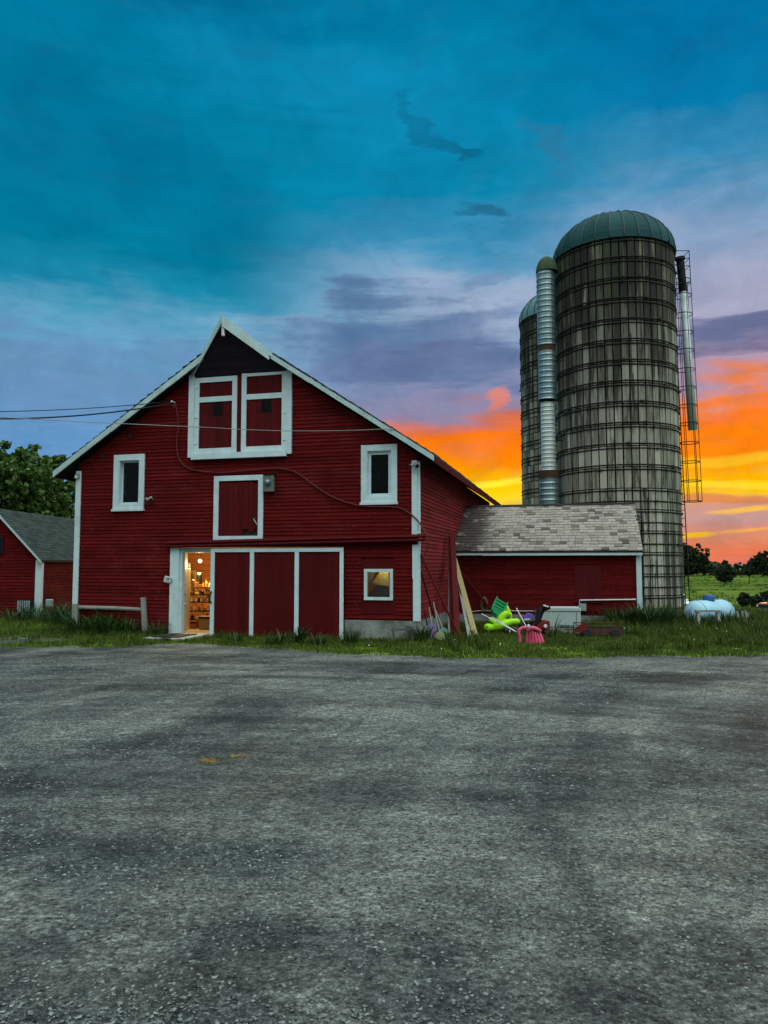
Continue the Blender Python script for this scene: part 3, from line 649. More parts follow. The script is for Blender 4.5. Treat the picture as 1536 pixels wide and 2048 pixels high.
# hay hood: a prow of two roof planes meeting at a tip out in front of the peak
tx, tz = fw(445, 632, -0.85); TIP = Vector((tx, -0.85, tz)); HL = Vector((-5.74, -0.04, 6.46)); HR = Vector((-3.05, -0.04, 6.43)); APX = Vector((RX, 0.1, RZ+.02))
hood = MB()
for Q in (HL, HR):
    nrm = (TIP-APX).cross(Q-APX).normalized(); nrm = nrm if nrm.z > 0 else -nrm; t = nrm*0.05
    hood.add([APX, TIP, Q, APX-t, TIP-t, Q-t], [(0, 1, 2), (3, 5, 4), (0, 3, 4, 1), (1, 4, 5, 2), (2, 5, 3, 0)])
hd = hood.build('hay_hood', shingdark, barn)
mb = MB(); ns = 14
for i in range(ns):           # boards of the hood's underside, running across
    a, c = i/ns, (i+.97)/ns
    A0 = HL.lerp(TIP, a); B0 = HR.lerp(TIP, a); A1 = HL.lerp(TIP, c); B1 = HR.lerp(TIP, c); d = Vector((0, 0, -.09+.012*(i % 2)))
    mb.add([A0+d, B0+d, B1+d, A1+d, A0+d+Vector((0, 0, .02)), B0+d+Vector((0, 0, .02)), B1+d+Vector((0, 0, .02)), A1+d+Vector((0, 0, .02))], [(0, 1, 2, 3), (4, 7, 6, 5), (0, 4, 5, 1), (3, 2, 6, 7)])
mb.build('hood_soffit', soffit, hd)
def hoodboard(P, Q, w0, w1, name='hood_rake'):
    out = Vector((0, -0.03, 0)); mb = MB()
    mb.add([P+out+Vector((0, 0, .015)), Q+out+Vector((0, 0, .015)), Q+out-Vector((0, 0, w1)), P+out-Vector((0, 0, w0)), P+Vector((0, 0, .015)), Q+Vector((0, 0, .015)), Q-Vector((0, 0, w1)), P-Vector((0, 0, w0))],
           [(0, 1, 2, 3), (4, 7, 6, 5), (0, 4, 5, 1), (3, 2, 6, 7), (0, 3, 7, 4), (1, 5, 6, 2)])
    return mb.build(name, rakepaint, hd)
hoodboard(TIP, HL, 0.17, 0.13); MIDR = TIP.lerp(HR, 0.66); hoodboard(TIP, MIDR, 0.25, 0.23); hoodboard(MIDR, HR, 0.11, 0.10)
mb = MB(); mb.box(TIP.x-.03, TIP.x+.03, TIP.y+.02, TIP.y+.08, TIP.z-.42, TIP.z-.2); mb.lathe([(0.0, -.02), (.04, 0), (.04, .03), (0, .05)], 10, (TIP.x, TIP.y+.05, TIP.z-.46)); mb.build('hay_pulley', white, hd)

def frame_boards(mb, o, w_, y0, y1, bottom=True, wb=None):
    x0, x1, z0, z1 = o
    mb.box(x0, x0+w_, y0, y1, z0, z1); mb.box(x1-w_, x1, y0, y1, z0, z1)
    mb.box(x0+w_, x1-w_, y0+.003, y1-.001, z1-w_, z1)
    if bottom: mb.box(x0+w_, x1-w_, y0+.003, y1-.001, z0, z0+(wb or w_))
def planks(mb, x0, x1, z0, z1, y, wd, th=0.02, gap=0.004, zj=0.0):
    n = max(1, int(round((x1-x0)/wd))); s = (x1-x0)/n
    for i in range(n): mb.box(x0+i*s+gap/2, x0+(i+1)*s-gap/2, y-th+random.uniform(0, .005), y, z0+random.uniform(0, zj), z1)
# upper double hay doors
fr = MB(); x0, x1, z0, z1 = DBL
fr.box(x0, x0+.15, -.075, .02, z0+.02, z1); fr.box(x1-.13, x1, -.075, .02, z0+.02, z1)
fr.box(x0+.12, x1-.12, -.13, -.02, z0-.04, z0+.10)
hf = fr.build('hay_door_frame', trim, barn)
gp = MB(); gp.box(-4.50, -4.38, -.02, .03, z0+.1, z1); gp.box(x0+.15, x1-.13, -.01, .03, z1-.04, z1+.02); gp.build('meeting_post', redplank, hf)
for (a, b_, top, wn) in ((x0+.155, -4.50, z1-.08, (-5.14, -4.89, 5.36, 5.68)), (-4.375, x1-.135, z1-.0, (-3.86, -3.60, 5.38, 5.70))):
    pl = MB(); mid_z = 5.72
    holes = [wn]
    n = 6; s = (b_-a)/n
    for i in range(n):
        p0, p1 = a+i*s+.002, a+(i+1)*s-.002
        pl.box(p0, p1, -.025+random.uniform(0, .004), 0, z0+.11, wn[2]); pl.box(p0, p1, -.025+random.uniform(0, .004), 0, wn[3], top)
        if p1 < wn[0] or p0 > wn[1]: pl.box(p0, p1, -.025, 0, wn[2], wn[3])
        elif p0 < wn[0]: pl.box(p0, wn[0], -.025, 0, wn[2], wn[3])
        elif p1 > wn[1]: pl.box(wn[1], p1, -.025, 0, wn[2], wn[3])
    d = pl.build('hay_door', redplank, barn)
    st = MB(); frame_boards(st, (a, b_, z0+.11, top), .125, -.055, -.026); st.box(a+.125, b_-.125, -.052, -.027, mid_z, mid_z+.13); st.build('door_trim', trim, d)
    g = MB(); g.box(wn[0]+.001, wn[1]-.001, -.016, -.008, wn[2]+.001, wn[3]-.001); g.build('door_window', glassd, d)
    for zz in (z0+.35, z0+1.0, z0+1.75):
        h = MB(); h.box(a-.05 if a < -5 else b_-.09, a+.10 if a < -5 else b_+.05, -.066, -.056, zz, zz+.06); h.build('door_hinge', trim, d)
# windows
def window(o, fwid, sash=0.05, reveal=0.10, gm=glassd, inner=False):
    f = MB(); x0, x1, z0, z1 = o
    frame_boards(f, o, fwid, -.05, .02); f.box(x0-.02, x1+.02, -.085, -.012, z0-.035, z0+.02)
    a = (x0+fwid, x1-fwid, z0+fwid, z1-fwid)
    f.box(a[0], a[0]+.012, -.03, reveal, a[2], a[3]); f.box(a[1]-.012, a[1], -.03, reveal, a[2], a[3]); f.box(a[0]+.012, a[1]-.012, -.028, reveal, a[3]-.012, a[3]); f.box(a[0]+.012, a[1]-.012, -.028, reveal, a[2], a[2]+.02)
    w_ = f.build('window_frame', trim, barn)
    s = MB(); frame_boards(s, (a[0]+.012, a[1]-.012, a[2]+.02, a[3]-.012), sash, reveal-.045, reveal-.01); s.build('sash', trim, w_)
    g = MB(); g.box(a[0]+.012+sash, a[1]-.012-sash, reveal-.03, reveal-.024, a[2]+.02+sash, a[3]-.012-sash); g.build('pane', gm, w_)
    return w_
window(WL, .15, .03, .14); window(WR, .14, .07, .07)
# small square window, lower right
f = MB(); frame_boards(f, SW, .07, -.06, .02); wf = f.build('window_frame', trim, barn)
g = MB(); g.box(SW[0]+.07, SW[1]-.07, -.02, -.014, SW[2]+.07, SW[3]-.07); g.build('pane', glass, wf)
for p in PATCHES: mb = MB(); mb.box(p[0], p[1], -.022, .0, p[2]+.003, p[3]-.003); mb.build('patch_panel', redplank, barn)
# small loft door
f = MB(); frame_boards(f, SM, .125, -.055, .02, wb=.09); lf = f.build('loft_door_frame', trim, barn)
mb = MB(); x0, x1, z0, z1 = SM; x0 += .125; x1 -= .125; n = 8; s = (x1-x0)/n
for i in range(n):
    zb = z0+.09 + (0.0 if i < 5 else random.choice((.0, .10, .16)))
    mb.box(x0+i*s+.002, x0+(i+1)*s-.003, -.03+random.uniform(0, .006), -.005, zb, z1-.17 if i < 7 else z1-.2)
mb.box(x0, x1, -.004, .03, z1-.17, z1-.12)
ld = mb.build('loft_door', redplank, barn)
mb = MB(); mb.box(x0-.02, x1+.02, .04, .05, z0, z1); mb.build('door_backing', darkwood, ld)
mb = MB(); mb.tube([(x1-.12, -.04, z0+.50), (x1-.03, -.05, z0+.36)], .012, 6); mb.tube([(x1-.12, -.04, z0+.50), (x1-.06, -.04, z0+.52)], .01, 6); mb.build('latch', galv, ld)
# sliding door
DX0, DX1, DZ1 = -5.10, -1.73, 2.10
mb = MB()
for i in range(20):
    a = DX0+.09+(DX1-DX0-.16)*i/20; b_ = DX0+.09+(DX1-DX0-.16)*(i+1)/20
    mb.box(a, b_-.0008, -.085, -.06, -.02, DZ1-.06)
sl = mb.build('sliding_door', redplank, barn)
st = MB()
for a, b_ in ((DX0, DX0+.10), (-4.07, -3.97), (-2.93, -2.83), (DX1-.09, DX1)): st.box(a, b_, -.115, -.086, -.06, DZ1-.09)
st.box(DX0, DX1, -.118, -.088, DZ1-.09, DZ1); st.box(-2.60, DX1-.09, -.113, -.086, -.08, .0)
st.build('door_trim', trim, sl)
hd2 = MB(); hd2.tube(smooth_path([(DX0+.035, -.12, .78), (DX0+.02, -.16, .84), (DX0+.02, -.16, .98), (DX0+.035, -.12, 1.06)]), .018, 8); hd2.build('handle', iron, sl)
# rail hood above the sliding door
mb = MB()
zl, zr = 2.20, 2.31
def rz(x): return zl + (zr-zl)*(x+6.3)/6.5
mb.add([(-6.30, -.03, rz(-6.3)+.10), (.2, -.03, rz(.2)+.10), (.2, -.17, rz(.2)+.03), (-6.30, -.17, rz(-6.3)+.03), (-6.30, -.03, rz(-6.3)+.06), (.2, -.03, rz(.2)+.06), (.2, -.16, rz(.2)), (-6.30, -.16, rz(-6.3))],
       [(0, 1, 2, 3), (4, 7, 6, 5), (0, 3, 7, 4), (1, 5, 6, 2), (2, 6, 7, 3)])
mb.tube([(-6.31, -.15, rz(-6.3)-.045), (.21, -.15, rz(.2)-.045)], .035, 8); mb.tube([(-6.31, -.16, rz(-6.3)+.035), (.24, -.16, rz(.24)+.035)], .03, 8)
mb.build('door_track', redplank, barn)
# entry jambs
mb = MB(); mb.box(-6.22, -5.98, -.08, .02, -.16, 2.15); mb.build('door_jamb', trim, barn)
mb = MB(); mb.box(-5.98, -5.92, -.02, .12, -.05, 2.06); mb.box(-5.98, -5.11, .0, .14, 2.0, 2.12); mb.build('door_casing', trim, barn)
# corner boards
mb = MB(); mb.box(-9.01, -8.86, -.045, -.005, 0.0, 4.12); mb.box(-9.01, -8.975, -.005, .12, 0.0, 4.12); mb.build('corner_board', trim, barn)
mb = MB(); mb.box(-.125, .0, -.05, -.005, 2.38, 4.08); mb.box(-.115, .025, -.052, -.005, 1.40, 2.16); mb.box(-.10, .03, -.056, -.006, 0.44, 1.398); mb.box(.003, .05, -.004, .08, .44, 4.06); mb.build('corner_board', trim, barn)
# vents
for px, py in ((262, 872), (207, 912)):
    x, z = fw(px, py); mb = MB(); mb.box(x-.05, x+.05, -.04, .01, z-.06, z+.06); mb.build('vent', black, barn)

# interior of the barn: floor, loft floor, inner boarding
orangewood = pmat('inner_boards', (0.42, 0.15, 0.045), 0.7, island=0.3, var=0.25, vscale=(3, 3, 8))
ceilm = pmat('inner_ceiling', (0.45, 0.36, 0.18), 0.8, var=0.2)
floorm = pmat('inner_floor', (0.30, 0.22, 0.13), 0.7, var=0.3, vscale=(2, 2, 2))
mb = MB(); mb.box(XL+.06, -.06, .16, 4.2, -.15, .02); mb.build('floor', floorm, barn)
mb = MB(); mb.box(XL+.06, -.06, .13, 4.2, 2.20, 2.26); mb.build('loft_floor', ceilm, barn)
mb = MB()
for i in range(14): mb.box(XL+.06, -.06, 3.60+random.uniform(0, .01), 3.66, -.06+i*.161, -.06+(i+1)*.161-.006)
mb.build('inner_wall', orangewood, barn)
cream = pmat('cream_enamel', (0.66, 0.55, 0.33), 0.4, var=0.08)
shelfm = pmat('shelf_wood', (0.035, 0.022, 0.012), 0.7, var=0.3)
card = pmat('cardboard', (0.30, 0.17, 0.07), 0.8, island=0.2, var=0.15)
# inner door leaf standing open against the jamb
a = fw(350, 1275, .30)[0]; b_ = fw(361, 1275, .75)[0]
mb = MB(); mb.beam((-5.945, .06, 1.02), (-6.09, .50, 1.02), .035, 1.96)
dl = mb.build('inner_door', trim, barn)
for zz in (.72, .98): mb = MB(); mb.lathe([(0, 0), (.03, .005), (.035, .03), (.02, .05), (0, .052)], 12, (-5.95, .16, zz), Matrix.Rotation(R(90), 4, 'Y')); mb.build('door_knob', galv, dl)
# fridge-like cabinet
cx_ = fw(365, 1270, .80)[0]
cab = thing('cabinet', 'tall cream enamel cabinet standing just inside the lit doorway', 'cabinet', bw(cx_-.25, 1.0, .02), -ANG)
mb = MB(); mb.box(-.25, .25, -.19, .16, 0, 1.60); mb.build('cabinet_body', cream, cab, bevel=.012)
mb = MB(); mb.box(-.24, .24, -.215, -.193, .04, 1.0); mb.box(-.24, .24, -.215, -.193, 1.03, 1.58); mb.build('cabinet_door', cream, cab, bevel=.008)
for z0_ in (.7, 1.1): mb = MB(); mb.tube([(.22, -.25, z0_), (.22, -.25, z0_+.25)], .012, 6); mb.build('handle', galv, cab)
bx_ = thing('box', 'dark box lying on top of the cream cabinet', 'box', bw(cx_-.16, 1.0, 1.621), -ANG)
mb = MB(); mb.box(-.2, .15, -.16, .15, 0, .10); mb.build('box_body', shelfm, bx_, bevel=.006); mb = MB(); mb.box(-.205, .155, -.165, .155, .102, .125); mb.build('lid', card, bx_)
# framed panel on the back wall
wx0, wz0 = fw(379, 1172, 3.5); wx1, wz1 = fw(388, 1141, 3.5)
f = MB(); frame_boards(f, (wx0-.25, wx1+.06, wz0-.25, wz1), .09, 3.54, 3.585); f.build('inner_casing', ceilm, barn)
# shelf unit
SY = 1.7
sx0 = fw(374, 1240, SY)[0]; sx1 = fw(440, 1240, SY)[0]
shelf = thing('shelf_unit', 'dark wooden workshop shelves crowded with jars, seen through the doorway', 'shelf', bw((sx0+sx1)/2, SY, .02), -ANG)
hw_ = (sx1-sx0)/2; LV = [fw(400, y, SY)[1]-.02 for y in (1258, 1238, 1221, 1203, 1188, 1174)]
for z_ in LV: mb = MB(); mb.box(-hw_, hw_, -.16, .18, z_-.03, z_); mb.build('shelf_board', shelfm, shelf)
for sx_ in (-hw_+.03, hw_-.03):
    mb = MB(); mb.box(sx_-.025, sx_+.025, .0, .05, 0, LV[-1]-.035); mb.build('leg', shelfm, shelf)
jarm = [pmat('jar_'+n_, c_, 0.3, var=.1) for n_, c_ in (('amber', (0.5, 0.24, 0.05)), ('cream', (0.7, 0.6, 0.36)), ('dark', (0.03, 0.02, 0.015)), ('yellow', (0.62, 0.42, 0.06)), ('white', (0.75, 0.7, 0.6)), ('rust', (0.28, 0.09, 0.03)))]
jn = ('amber', 'cream', 'dark', 'yellow', 'white', 'rust'); ordn = ('lowest', 'second lowest', 'third', 'fourth', 'fifth', 'top')
ki = 0
seen_lab = {}
for li, z_ in enumerate(LV):
    x = -hw_+.08
    while x < hw_-.05:
        ci = random.randrange(6); h = random.uniform(.06, .155 if li < 5 else .2); r_ = random.uniform(.022, .045); kind = random.choice(('jar', 'jar', 'bottle', 'box'))
        P = bw((sx0+sx1)/2 + x, SY-.04+random.uniform(-.06, .06), z_+.021)
        lab = f"small {jn[ci]} coloured {kind} on the {ordn[li]} workshop shelf inside the doorway"
        t = thing({'jar': 'jar', 'bottle': 'bottle', 'box': 'small_box'}[kind], lab, kind, P, -ANG+random.uniform(-.4, .4), group='jars and bottles on the workshop shelves')
        if kind == 'box':
            mb = MB(); mb.box(-r_*1.4, r_*1.4, -r_, r_, 0, h*.7); mb.build('box_body', jarm[ci], t); mb = MB(); mb.box(-r_*1.42, r_*1.42, -r_*1.05, r_*1.05, h*.7+.001, h*.7+.02); mb.build('lid', jarm[(ci+1) % 6], t)
        else:
            nk = .45 if kind == 'bottle' else .8
            mb = MB(); mb.lathe([(0, 0), (r_, 0), (r_, h*.65), (r_*nk, h*.8), (r_*nk, h), (0, h)], 12); mb.build('jar_body', jarm[ci], t, smooth=False)
            mb = MB(); mb.lathe([(0, h+.001), (r_*nk*1.12, h+.001), (r_*nk*1.12, h+.025), (0, h+.026)], 12); mb.build('lid', jarm[(ci+2) % 6], t)
        x += r_*2 + random.uniform(.008, .03)
# crate and bucket on the floor, dark drum on the shelf top
def crate(P, wd, dp, h, label, mat):
    t = thing('crate', label, 'crate', P, -ANG+.1)
    mb = MB(); mb.box(-wd/2, wd/2, -dp/2, dp/2, 0, h); mb.build('crate_body', mat, t); mb = MB(); mb.box(-wd/2-.01, wd/2+.01, -dp/2-.012, -dp/2-.001, h-.06, h-.01); mb.build('crate_rim', shelfm, t); return t
x_, z_ = fw(412, 1268, 1.3); crate(bw(x_+.05, 1.34, +.021), .42, .3, .34, 'brown cardboard crate on the floor below the workshop shelves', card)
x_, z_ = fw(386, 1270, 1.4); crate(bw(x_, 1.42, +.021), .22, .25, .2, 'small reddish crate on the floor beside the cream cabinet', jarm[5])
x_, z_ = fw(399, 1172, SY); t = thing('canister', 'tall black canister standing on the topmost workshop shelf under the bulb', 'canister', bw(x_, SY-.02, LV[-1]+.021), -ANG)
mb = MB(); mb.lathe([(0, 0), (.07, 0), (.07, .32), (.05, .35), (0, .35)], 16); mb.build('canister_body', black, t); mb = MB(); mb.lathe([(0, .351), (.052, .351), (.052, .385), (0, .386)], 16); mb.build('lid', jarm[1], t)
# bulb
bxx, bzz = fw(400, 1122, 1.6)
bl = thing('light_bulb', 'bare glowing bulb hanging from the barn ceiling inside the doorway', 'light bulb', bw(bxx, 1.6, bzz), -ANG)
mb = MB(); mb.ball((0, 0, 0), .045, n=16, m=10); mb.build('glass_bulb', bulbm, bl, smooth=True)
mb = MB(); mb.lathe([(0, .14), (.022, .14), (.022, .046), (0, .046)], 10); mb.tube([(0, 0, .14), (0, 0, 2.199-bzz)], .006, 6); mb.build('bulb_socket', black, bl)
ld_ = bpy.data.lights.new('bulb_light', 'POINT'); ld_.energy = 130; ld_.color = (1.0, 0.66, 0.26); ld_.shadow_soft_size = 0.06
lo = bpy.data.objects.new('bulb_light', ld_); COL.objects.link(lo); lo.parent = bl; lo.location = (0, -.06, -.09)
# a second bulb lights the far end of the room, behind the small window
b2 = dup(bl, bw(-0.80, .16, 1.90), 'bare bulb at the far end of the room, above the small square window'); b2.rotation_euler = (0, 0, -ANG)
for c in b2.children:
    if c.type == 'LIGHT': c.data = c.data.copy(); c.data.energy = 16; c.location = (0, .06, -.09); c.data.color = (1.0, .74, .36)
# boards leaning behind the small window
pan = pmat('panel_yellow', (0.70, 0.42, 0.08), 0.6, var=.1); pan2 = pmat('panel_pale', (0.42, 0.40, 0.22), 0.7, var=.2); pan3 = pmat('panel_grey', (0.16, 0.15, 0.14), 0.8, var=.4)
def leanpanel(name, pts, off, mat, label, cat, th=.02):
    V = [fw(px, py, off) for px, py in pts]; mb = MB(); mb.prism(V, 'y', off, off+th); o = mb.build(name, mat, None, BARN, top=True); return tag(o, label, cat)
leanpanel('board', [(744, 1166), (760, 1143), (760, 1165)], .30, pan, 'yellow three-cornered board leaning behind the small square window', 'board')
leanpanel('board', [(746, 1168), (762, 1142), (777, 1144), (778, 1172)], .40, pan2, 'pale greenish board behind the yellow one in the small square window', 'board')
leanpanel('board', [(738, 1200), (738, 1185), (756, 1170), (790, 1176), (792, 1206)], .5, pan3, 'dark grey board low behind the small square window', 'board')
leanpanel('board', [(736, 1170), (736, 1140), (752, 1140), (741, 1168)], .44, pan3, 'narrow dark slanting board at the left of the small square window', 'board')

# ------------------------------------------------------------------ fittings on the barn front
def wall_cable(name, pix, off, r_, mat, label, cat='cable', k=6):
    P = [lb(fwp(px, py, off)) for px, py in pix]; mb = MB(); mb.tube(smooth_path(P, k), r_, 7); o = mb.build(name, mat, None, BARN, smooth=True, top=True); return tag(o, label, cat)
redcable = pmat('painted_cable', (0.12, 0.016, 0.018), 0.6, var=.2)
wall_cable('service_cable', [(352, 812), (357, 850), (354, 880), (355, 908), (365, 928), (388, 940), (440, 945), (500, 940), (560, 937), (592, 945), (630, 972), (672, 997), (725, 1012), (790, 1014), (815, 1024), (836, 1042), (850, 1065), (857, 1085), (853, 1100), (847, 1112)], -.06, .018, redcable, 'thick dark red cable sagging across the barn front below the hay doors')
def span(name, A, B_, sag, r_, label, mat=black, n=24):
    pts = []
    for i in range(n+1):
        t = i/n; p = A.lerp(B_, t); p = p - Vector((0, 0, sag*4*t*(1-t))); pts.append(p)
    mb = MB(); mb.tube(pts, r_, 6); return tag(mb.build(name, mat, None, smooth=True, top=True), label, 'cable')
FARL = dep(-260, 822, 17.0)
span('power_line', FARL, fwp(348, 806, -.12), .28, .018, 'thick black power line running from the left sky to the barn bracket')
span('power_line', FARL+Vector((0, 0, .04)), fwp(340, 803, -.16), .14, .010, 'second black power line twisted above the thick one at the left', n=30)
thinm = pmat('bare_wire', (0.30, 0.30, 0.30), 0.5, metal=.5)
span('guy_wire', dep(-260, 818, 17.0), fwp(420, 855, -.7), .03, .008, 'thin wire sloping down from the left sky towards the hay doors', thinm)
span('guy_wire', fwp(420, 855, -.7), fwp(787, 857, -.33), .07, .008, 'thin pale wire stretched across the hay doors to the right roof edge', thinm)
t = thing('cable_bracket', 'grey metal bracket holding the power lines on the upper left wall', 'bracket', bw(*[fw(352, 812)[0], -.03, fw(352, 812)[1]]), -ANG)
mb = MB(); mb.tube([(-.02, 0, -.05), (-.02, -.12, .06)], .014, 6); mb.tube([(.03, 0, -.08), (.06, -.12, .05), (.0, -.14, .08)], .012, 6); mb.build('bracket_arm', galv, t); mb = MB(); mb.ball((-.02, -.14, .08), .03, n=10, m=6); mb.build('insulator', white, t)
# meter box
x, z = fw(541, 966); t = thing('meter_box', 'grey electric meter box with round glass beside the small loft door', 'meter box', bw(x, -.03, z-.22), -ANG)
mb = MB(); mb.box(-.13, .13, -.10, 0, .0, .40); mb.build('meter_case', pmat('meter_grey', (0.14, 0.15, 0.13), .5, var=.3, vscale=(6, 6, 6)), t, bevel=.012)
mb = MB(); mb.lathe([(0, .08), (.06, .075), (.075, .04), (.078, 0)], 20, (-.01, -.10, .22), Matrix.Rotation(R(90), 4, 'X')); mb.build('meter_glass', galv, t, smooth=True)
mb = MB(); mb.box(-.15, .15, -.12, 0, .402, .42); mb.build('meter_hood', iron, t)
# floodlights
lampgrey = pmat('lamp_grey', (0.34, 0.36, 0.36), .5)
def flood(x, z, y, label, s=.78):
    t = thing('floodlight', label, 'floodlight', bw(x, y, z), -ANG, 'twin floodlights on the barn')
    mb = MB(); mb.lathe([(0, 0), (.05*s, 0), (.05*s, .03), (0, .035)], 12, (0, 0, 0), Matrix.Rotation(R(90), 4, 'X')); mb.build('mount', lampgrey, t)
    for sg in (-1, 1):
        M = Matrix.Rotation(R(115), 4, 'X') @ Matrix.Rotation(R(32*sg), 4, 'Y')
        mb = MB(); mb.lathe([(.0, .02), (.02*s, .02), (.025*s, .06*s), (.06*s, .15*s), (.062*s, .17*s), (.0, .16*s)], 14, (0, -.02, -.01), M); mb.build('lamp_head', lampgrey, t, smooth=True)
        mb = MB(); mb.lathe([(0, .170*s), (.054*s, .171*s), (.054*s, .176*s), (0, .178*s)], 14, (0, -.02, -.01), M); mb.build('lamp_lens', black, t)
flood(*fw(304, 996), -.04, 'white twin floodlight on the wall right of the left window'); x, z = fw(831, 929); flood(x, z, -.06, 'white twin floodlight on the right corner board under the eave', .85)
mb = MB(); x, z = fw(155, 957, -.05)
t = thing('insulator', 'white ceramic insulator clamped on the left corner board', 'insulator', bw(x, -.05, z), -ANG); mb.lathe([(0, 0), (.05, .0), (.06, .03), (.03, .05), (.055, .08), (0, .1)], 12, (0, -.04, 0)); mb.build('insulator_cap', white, t); mb = MB(); mb.box(-.06, .06, -.02, .0, .0, .12); mb.build('clamp', galv, t)
# small sign on the jamb
x, z = fw(336, 1159, -.10); t = thing('sign', 'small tilted white sign with dark marks nailed to the door jamb', 'sign', bw(x, -.10, z), -ANG); t.rotation_euler = (0, R(14), -ANG)
mb = MB(); mb.box(-.10, .10, -.012, 0, -.075, .075); mb.build('sign_board', white, t)
mb = MB()
for (a, b_, c, d) in ((-.07, .05, .025, .04), (-.06, -.02, -.02, .0), (-.01, .03, -.015, .012), (.035, .06, -.03, -.015), (-.07, .06, -.055, -.045)): mb.box(a, b_, -.016, -.0125, c, d)
mb.tube(smooth_path([(.06, -.016, .05), (.105, -.016, .01), (.10, -.016, -.05), (.07, -.016, -.07)]), .008, 6); mb.build('sign_marks', black, t)
# satellite dish on the far side wall
dp_ = thing('satellite_dish', 'dark satellite dish fixed behind the barn left corner', 'satellite dish', bw(-9.05, .9, 3.2), -ANG+R(70))
M = Matrix.Rotation(R(75), 4, 'X'); mb = MB(); mb.lathe([(0, 0), (.12, .01), (.25, .045), (.38, .11), (.385, .12), (.25, .055), (.12, .02), (0, .012)], 24, (0, -.25, .15), M); mb.build('dish', black, dp_, smooth=True)
mb = MB(); mb.tube([(0, 0, 0), (0, -.22, .12)], .025, 8); mb.tube([(0, -.27, -.1), (0, -.75, .02)], .014, 6); mb.build('dish_arm', galv, dp_); mb = MB(); mb.ball((0, -.77, .03), .05, .07, .04, n=10, m=6); mb.build('receiver', white, dp_)
# ramp with mat
t = thing('ramp', 'pale concrete ramp laid before the lit doorway', 'ramp', bw(-5.62, -.55, 0), -ANG)
mb = MB(); mb.add([(-.50, .52, .045), (.50, .52, .045), (.40, -.62, .02), (-.62, -.62, .02), (-.50, .52, -.1), (.50, .52, -.1), (.40, -.62, -.1), (-.62, -.62, -.1)], [(0, 1, 2, 3), (0, 4, 5, 1), (1, 5, 6, 2), (2, 6, 7, 3), (3, 7, 4, 0)]); mb.build('ramp_slab', pmat('ramp_concrete', (0.36, 0.38, 0.34), .85, var=.25), t)
t2 = MB(); t2.add([(-.40, .30, .043), (.28, .30, .043), (.20, -.46, .027), (-.50, -.46, .027), (-.40, .30, .056), (.28, .30, .056), (.20, -.46, .042), (-.50, -.46, .042)], [(4, 5, 6, 7), (0, 4, 7, 3), (0, 1, 5, 4), (1, 2, 6, 5), (2, 3, 7, 6)])
o = t2.build('door_mat', rubber, None, Matrix.Translation(bw(-5.62, -.55, 0)) @ Matrix.Rotation(-ANG, 4, 'Z'), top=True); tag(o, 'dark rubber mat lying on the ramp at the doorway', 'door mat')
# low wooden trestle before the foundation
trestlem = pmat('trestle_wood', (0.11, 0.105, 0.085), .85, var=.4, vscale=(12, 12, 4))
P = grp(806, 1284); t = thing('trestle', 'low weathered wooden trestle standing before the concrete foundation', 'trestle', P, -ANG)
for s in (-.22, .22): mb = MB(); mb.beam((s, 0, -.02), (s+random.uniform(-.01, .01), 0, .30), .055, .05); mb.build('leg', trestlem, t)
mb = MB(); mb.box(-.17, .20, -.04, .05, .255, .29); mb.build('crossbar', trestlem, t)

# ------------------------------------------------------------------ extension
EY, EX1, EZ = 4.75, 5.13, 2.06; RGY, RGZ = 7.22, 3.56
ext = thing('shed_extension', 'low red lean building with pale shingle roof joined to the barn side', 'building', bw(0, EY, 0), -ANG)
mb = MB(); clap(mb, 0.04, EX1-.02, .32, EZ-.03, [(3.40, 4.12, .66, 1.70)], course=.14, t1=.014); mb.add([(0.0, .004, -.2), (EX1, .004, -.2), (EX1, .004, EZ), (0, .004, EZ)], [(0, 1, 2, 3)]); mb.build('front_wall', siding, ext, recalc=False)
mb = MB(); ry = RGY-EY; mb.prism([(0, -.2), (ry*2, -.2), (ry*2, EZ-.02), (ry, RGZ-.1), (0, EZ-.02)], 'x', EX1-.05, EX1); mb.build('end_wall', siding, ext)
mb = MB(); mb.box(0.05, EX1-.06, ry*2-.05, ry*2, -.2, EZ); mb.build('back_wall', siding, ext)
mb = MB(); mb.box(0.04, EX1, -.03, -.006, -.2, .318); mb.build('foundation', concrete, ext)
mb = MB(); planks(mb, 3.40, 4.12, .66, 1.70, -.001, .36, .03); mb.build('hatch', redpaint, ext)
mb = MB(); mb.box(EX1-.11, EX1+.02, -.05, -.016, .05, EZ-.06); mb.box(EX1+.001, EX1+.03, -.015, .10, .05, EZ-.06); mb.build('corner_board', trim, ext)
mb = MB(); mb.box(0.02, .12, -.05, -.016, .5, EZ-.06); mb.build('corner_board', greywood, ext)
mb = MB(); mb.box(0.04, .88, -.19, -.155, EZ-.085, EZ+.03); mb.box(.885, EX1+.05, -.185, -.15, EZ-.095, EZ+.022); mb.build('eave_board', trim, ext)
mb = MB(); mb.box(0.04, EX1+.04, -.149, -.02, EZ-.03, EZ-.01); mb.build('soffit', soffit, ext)
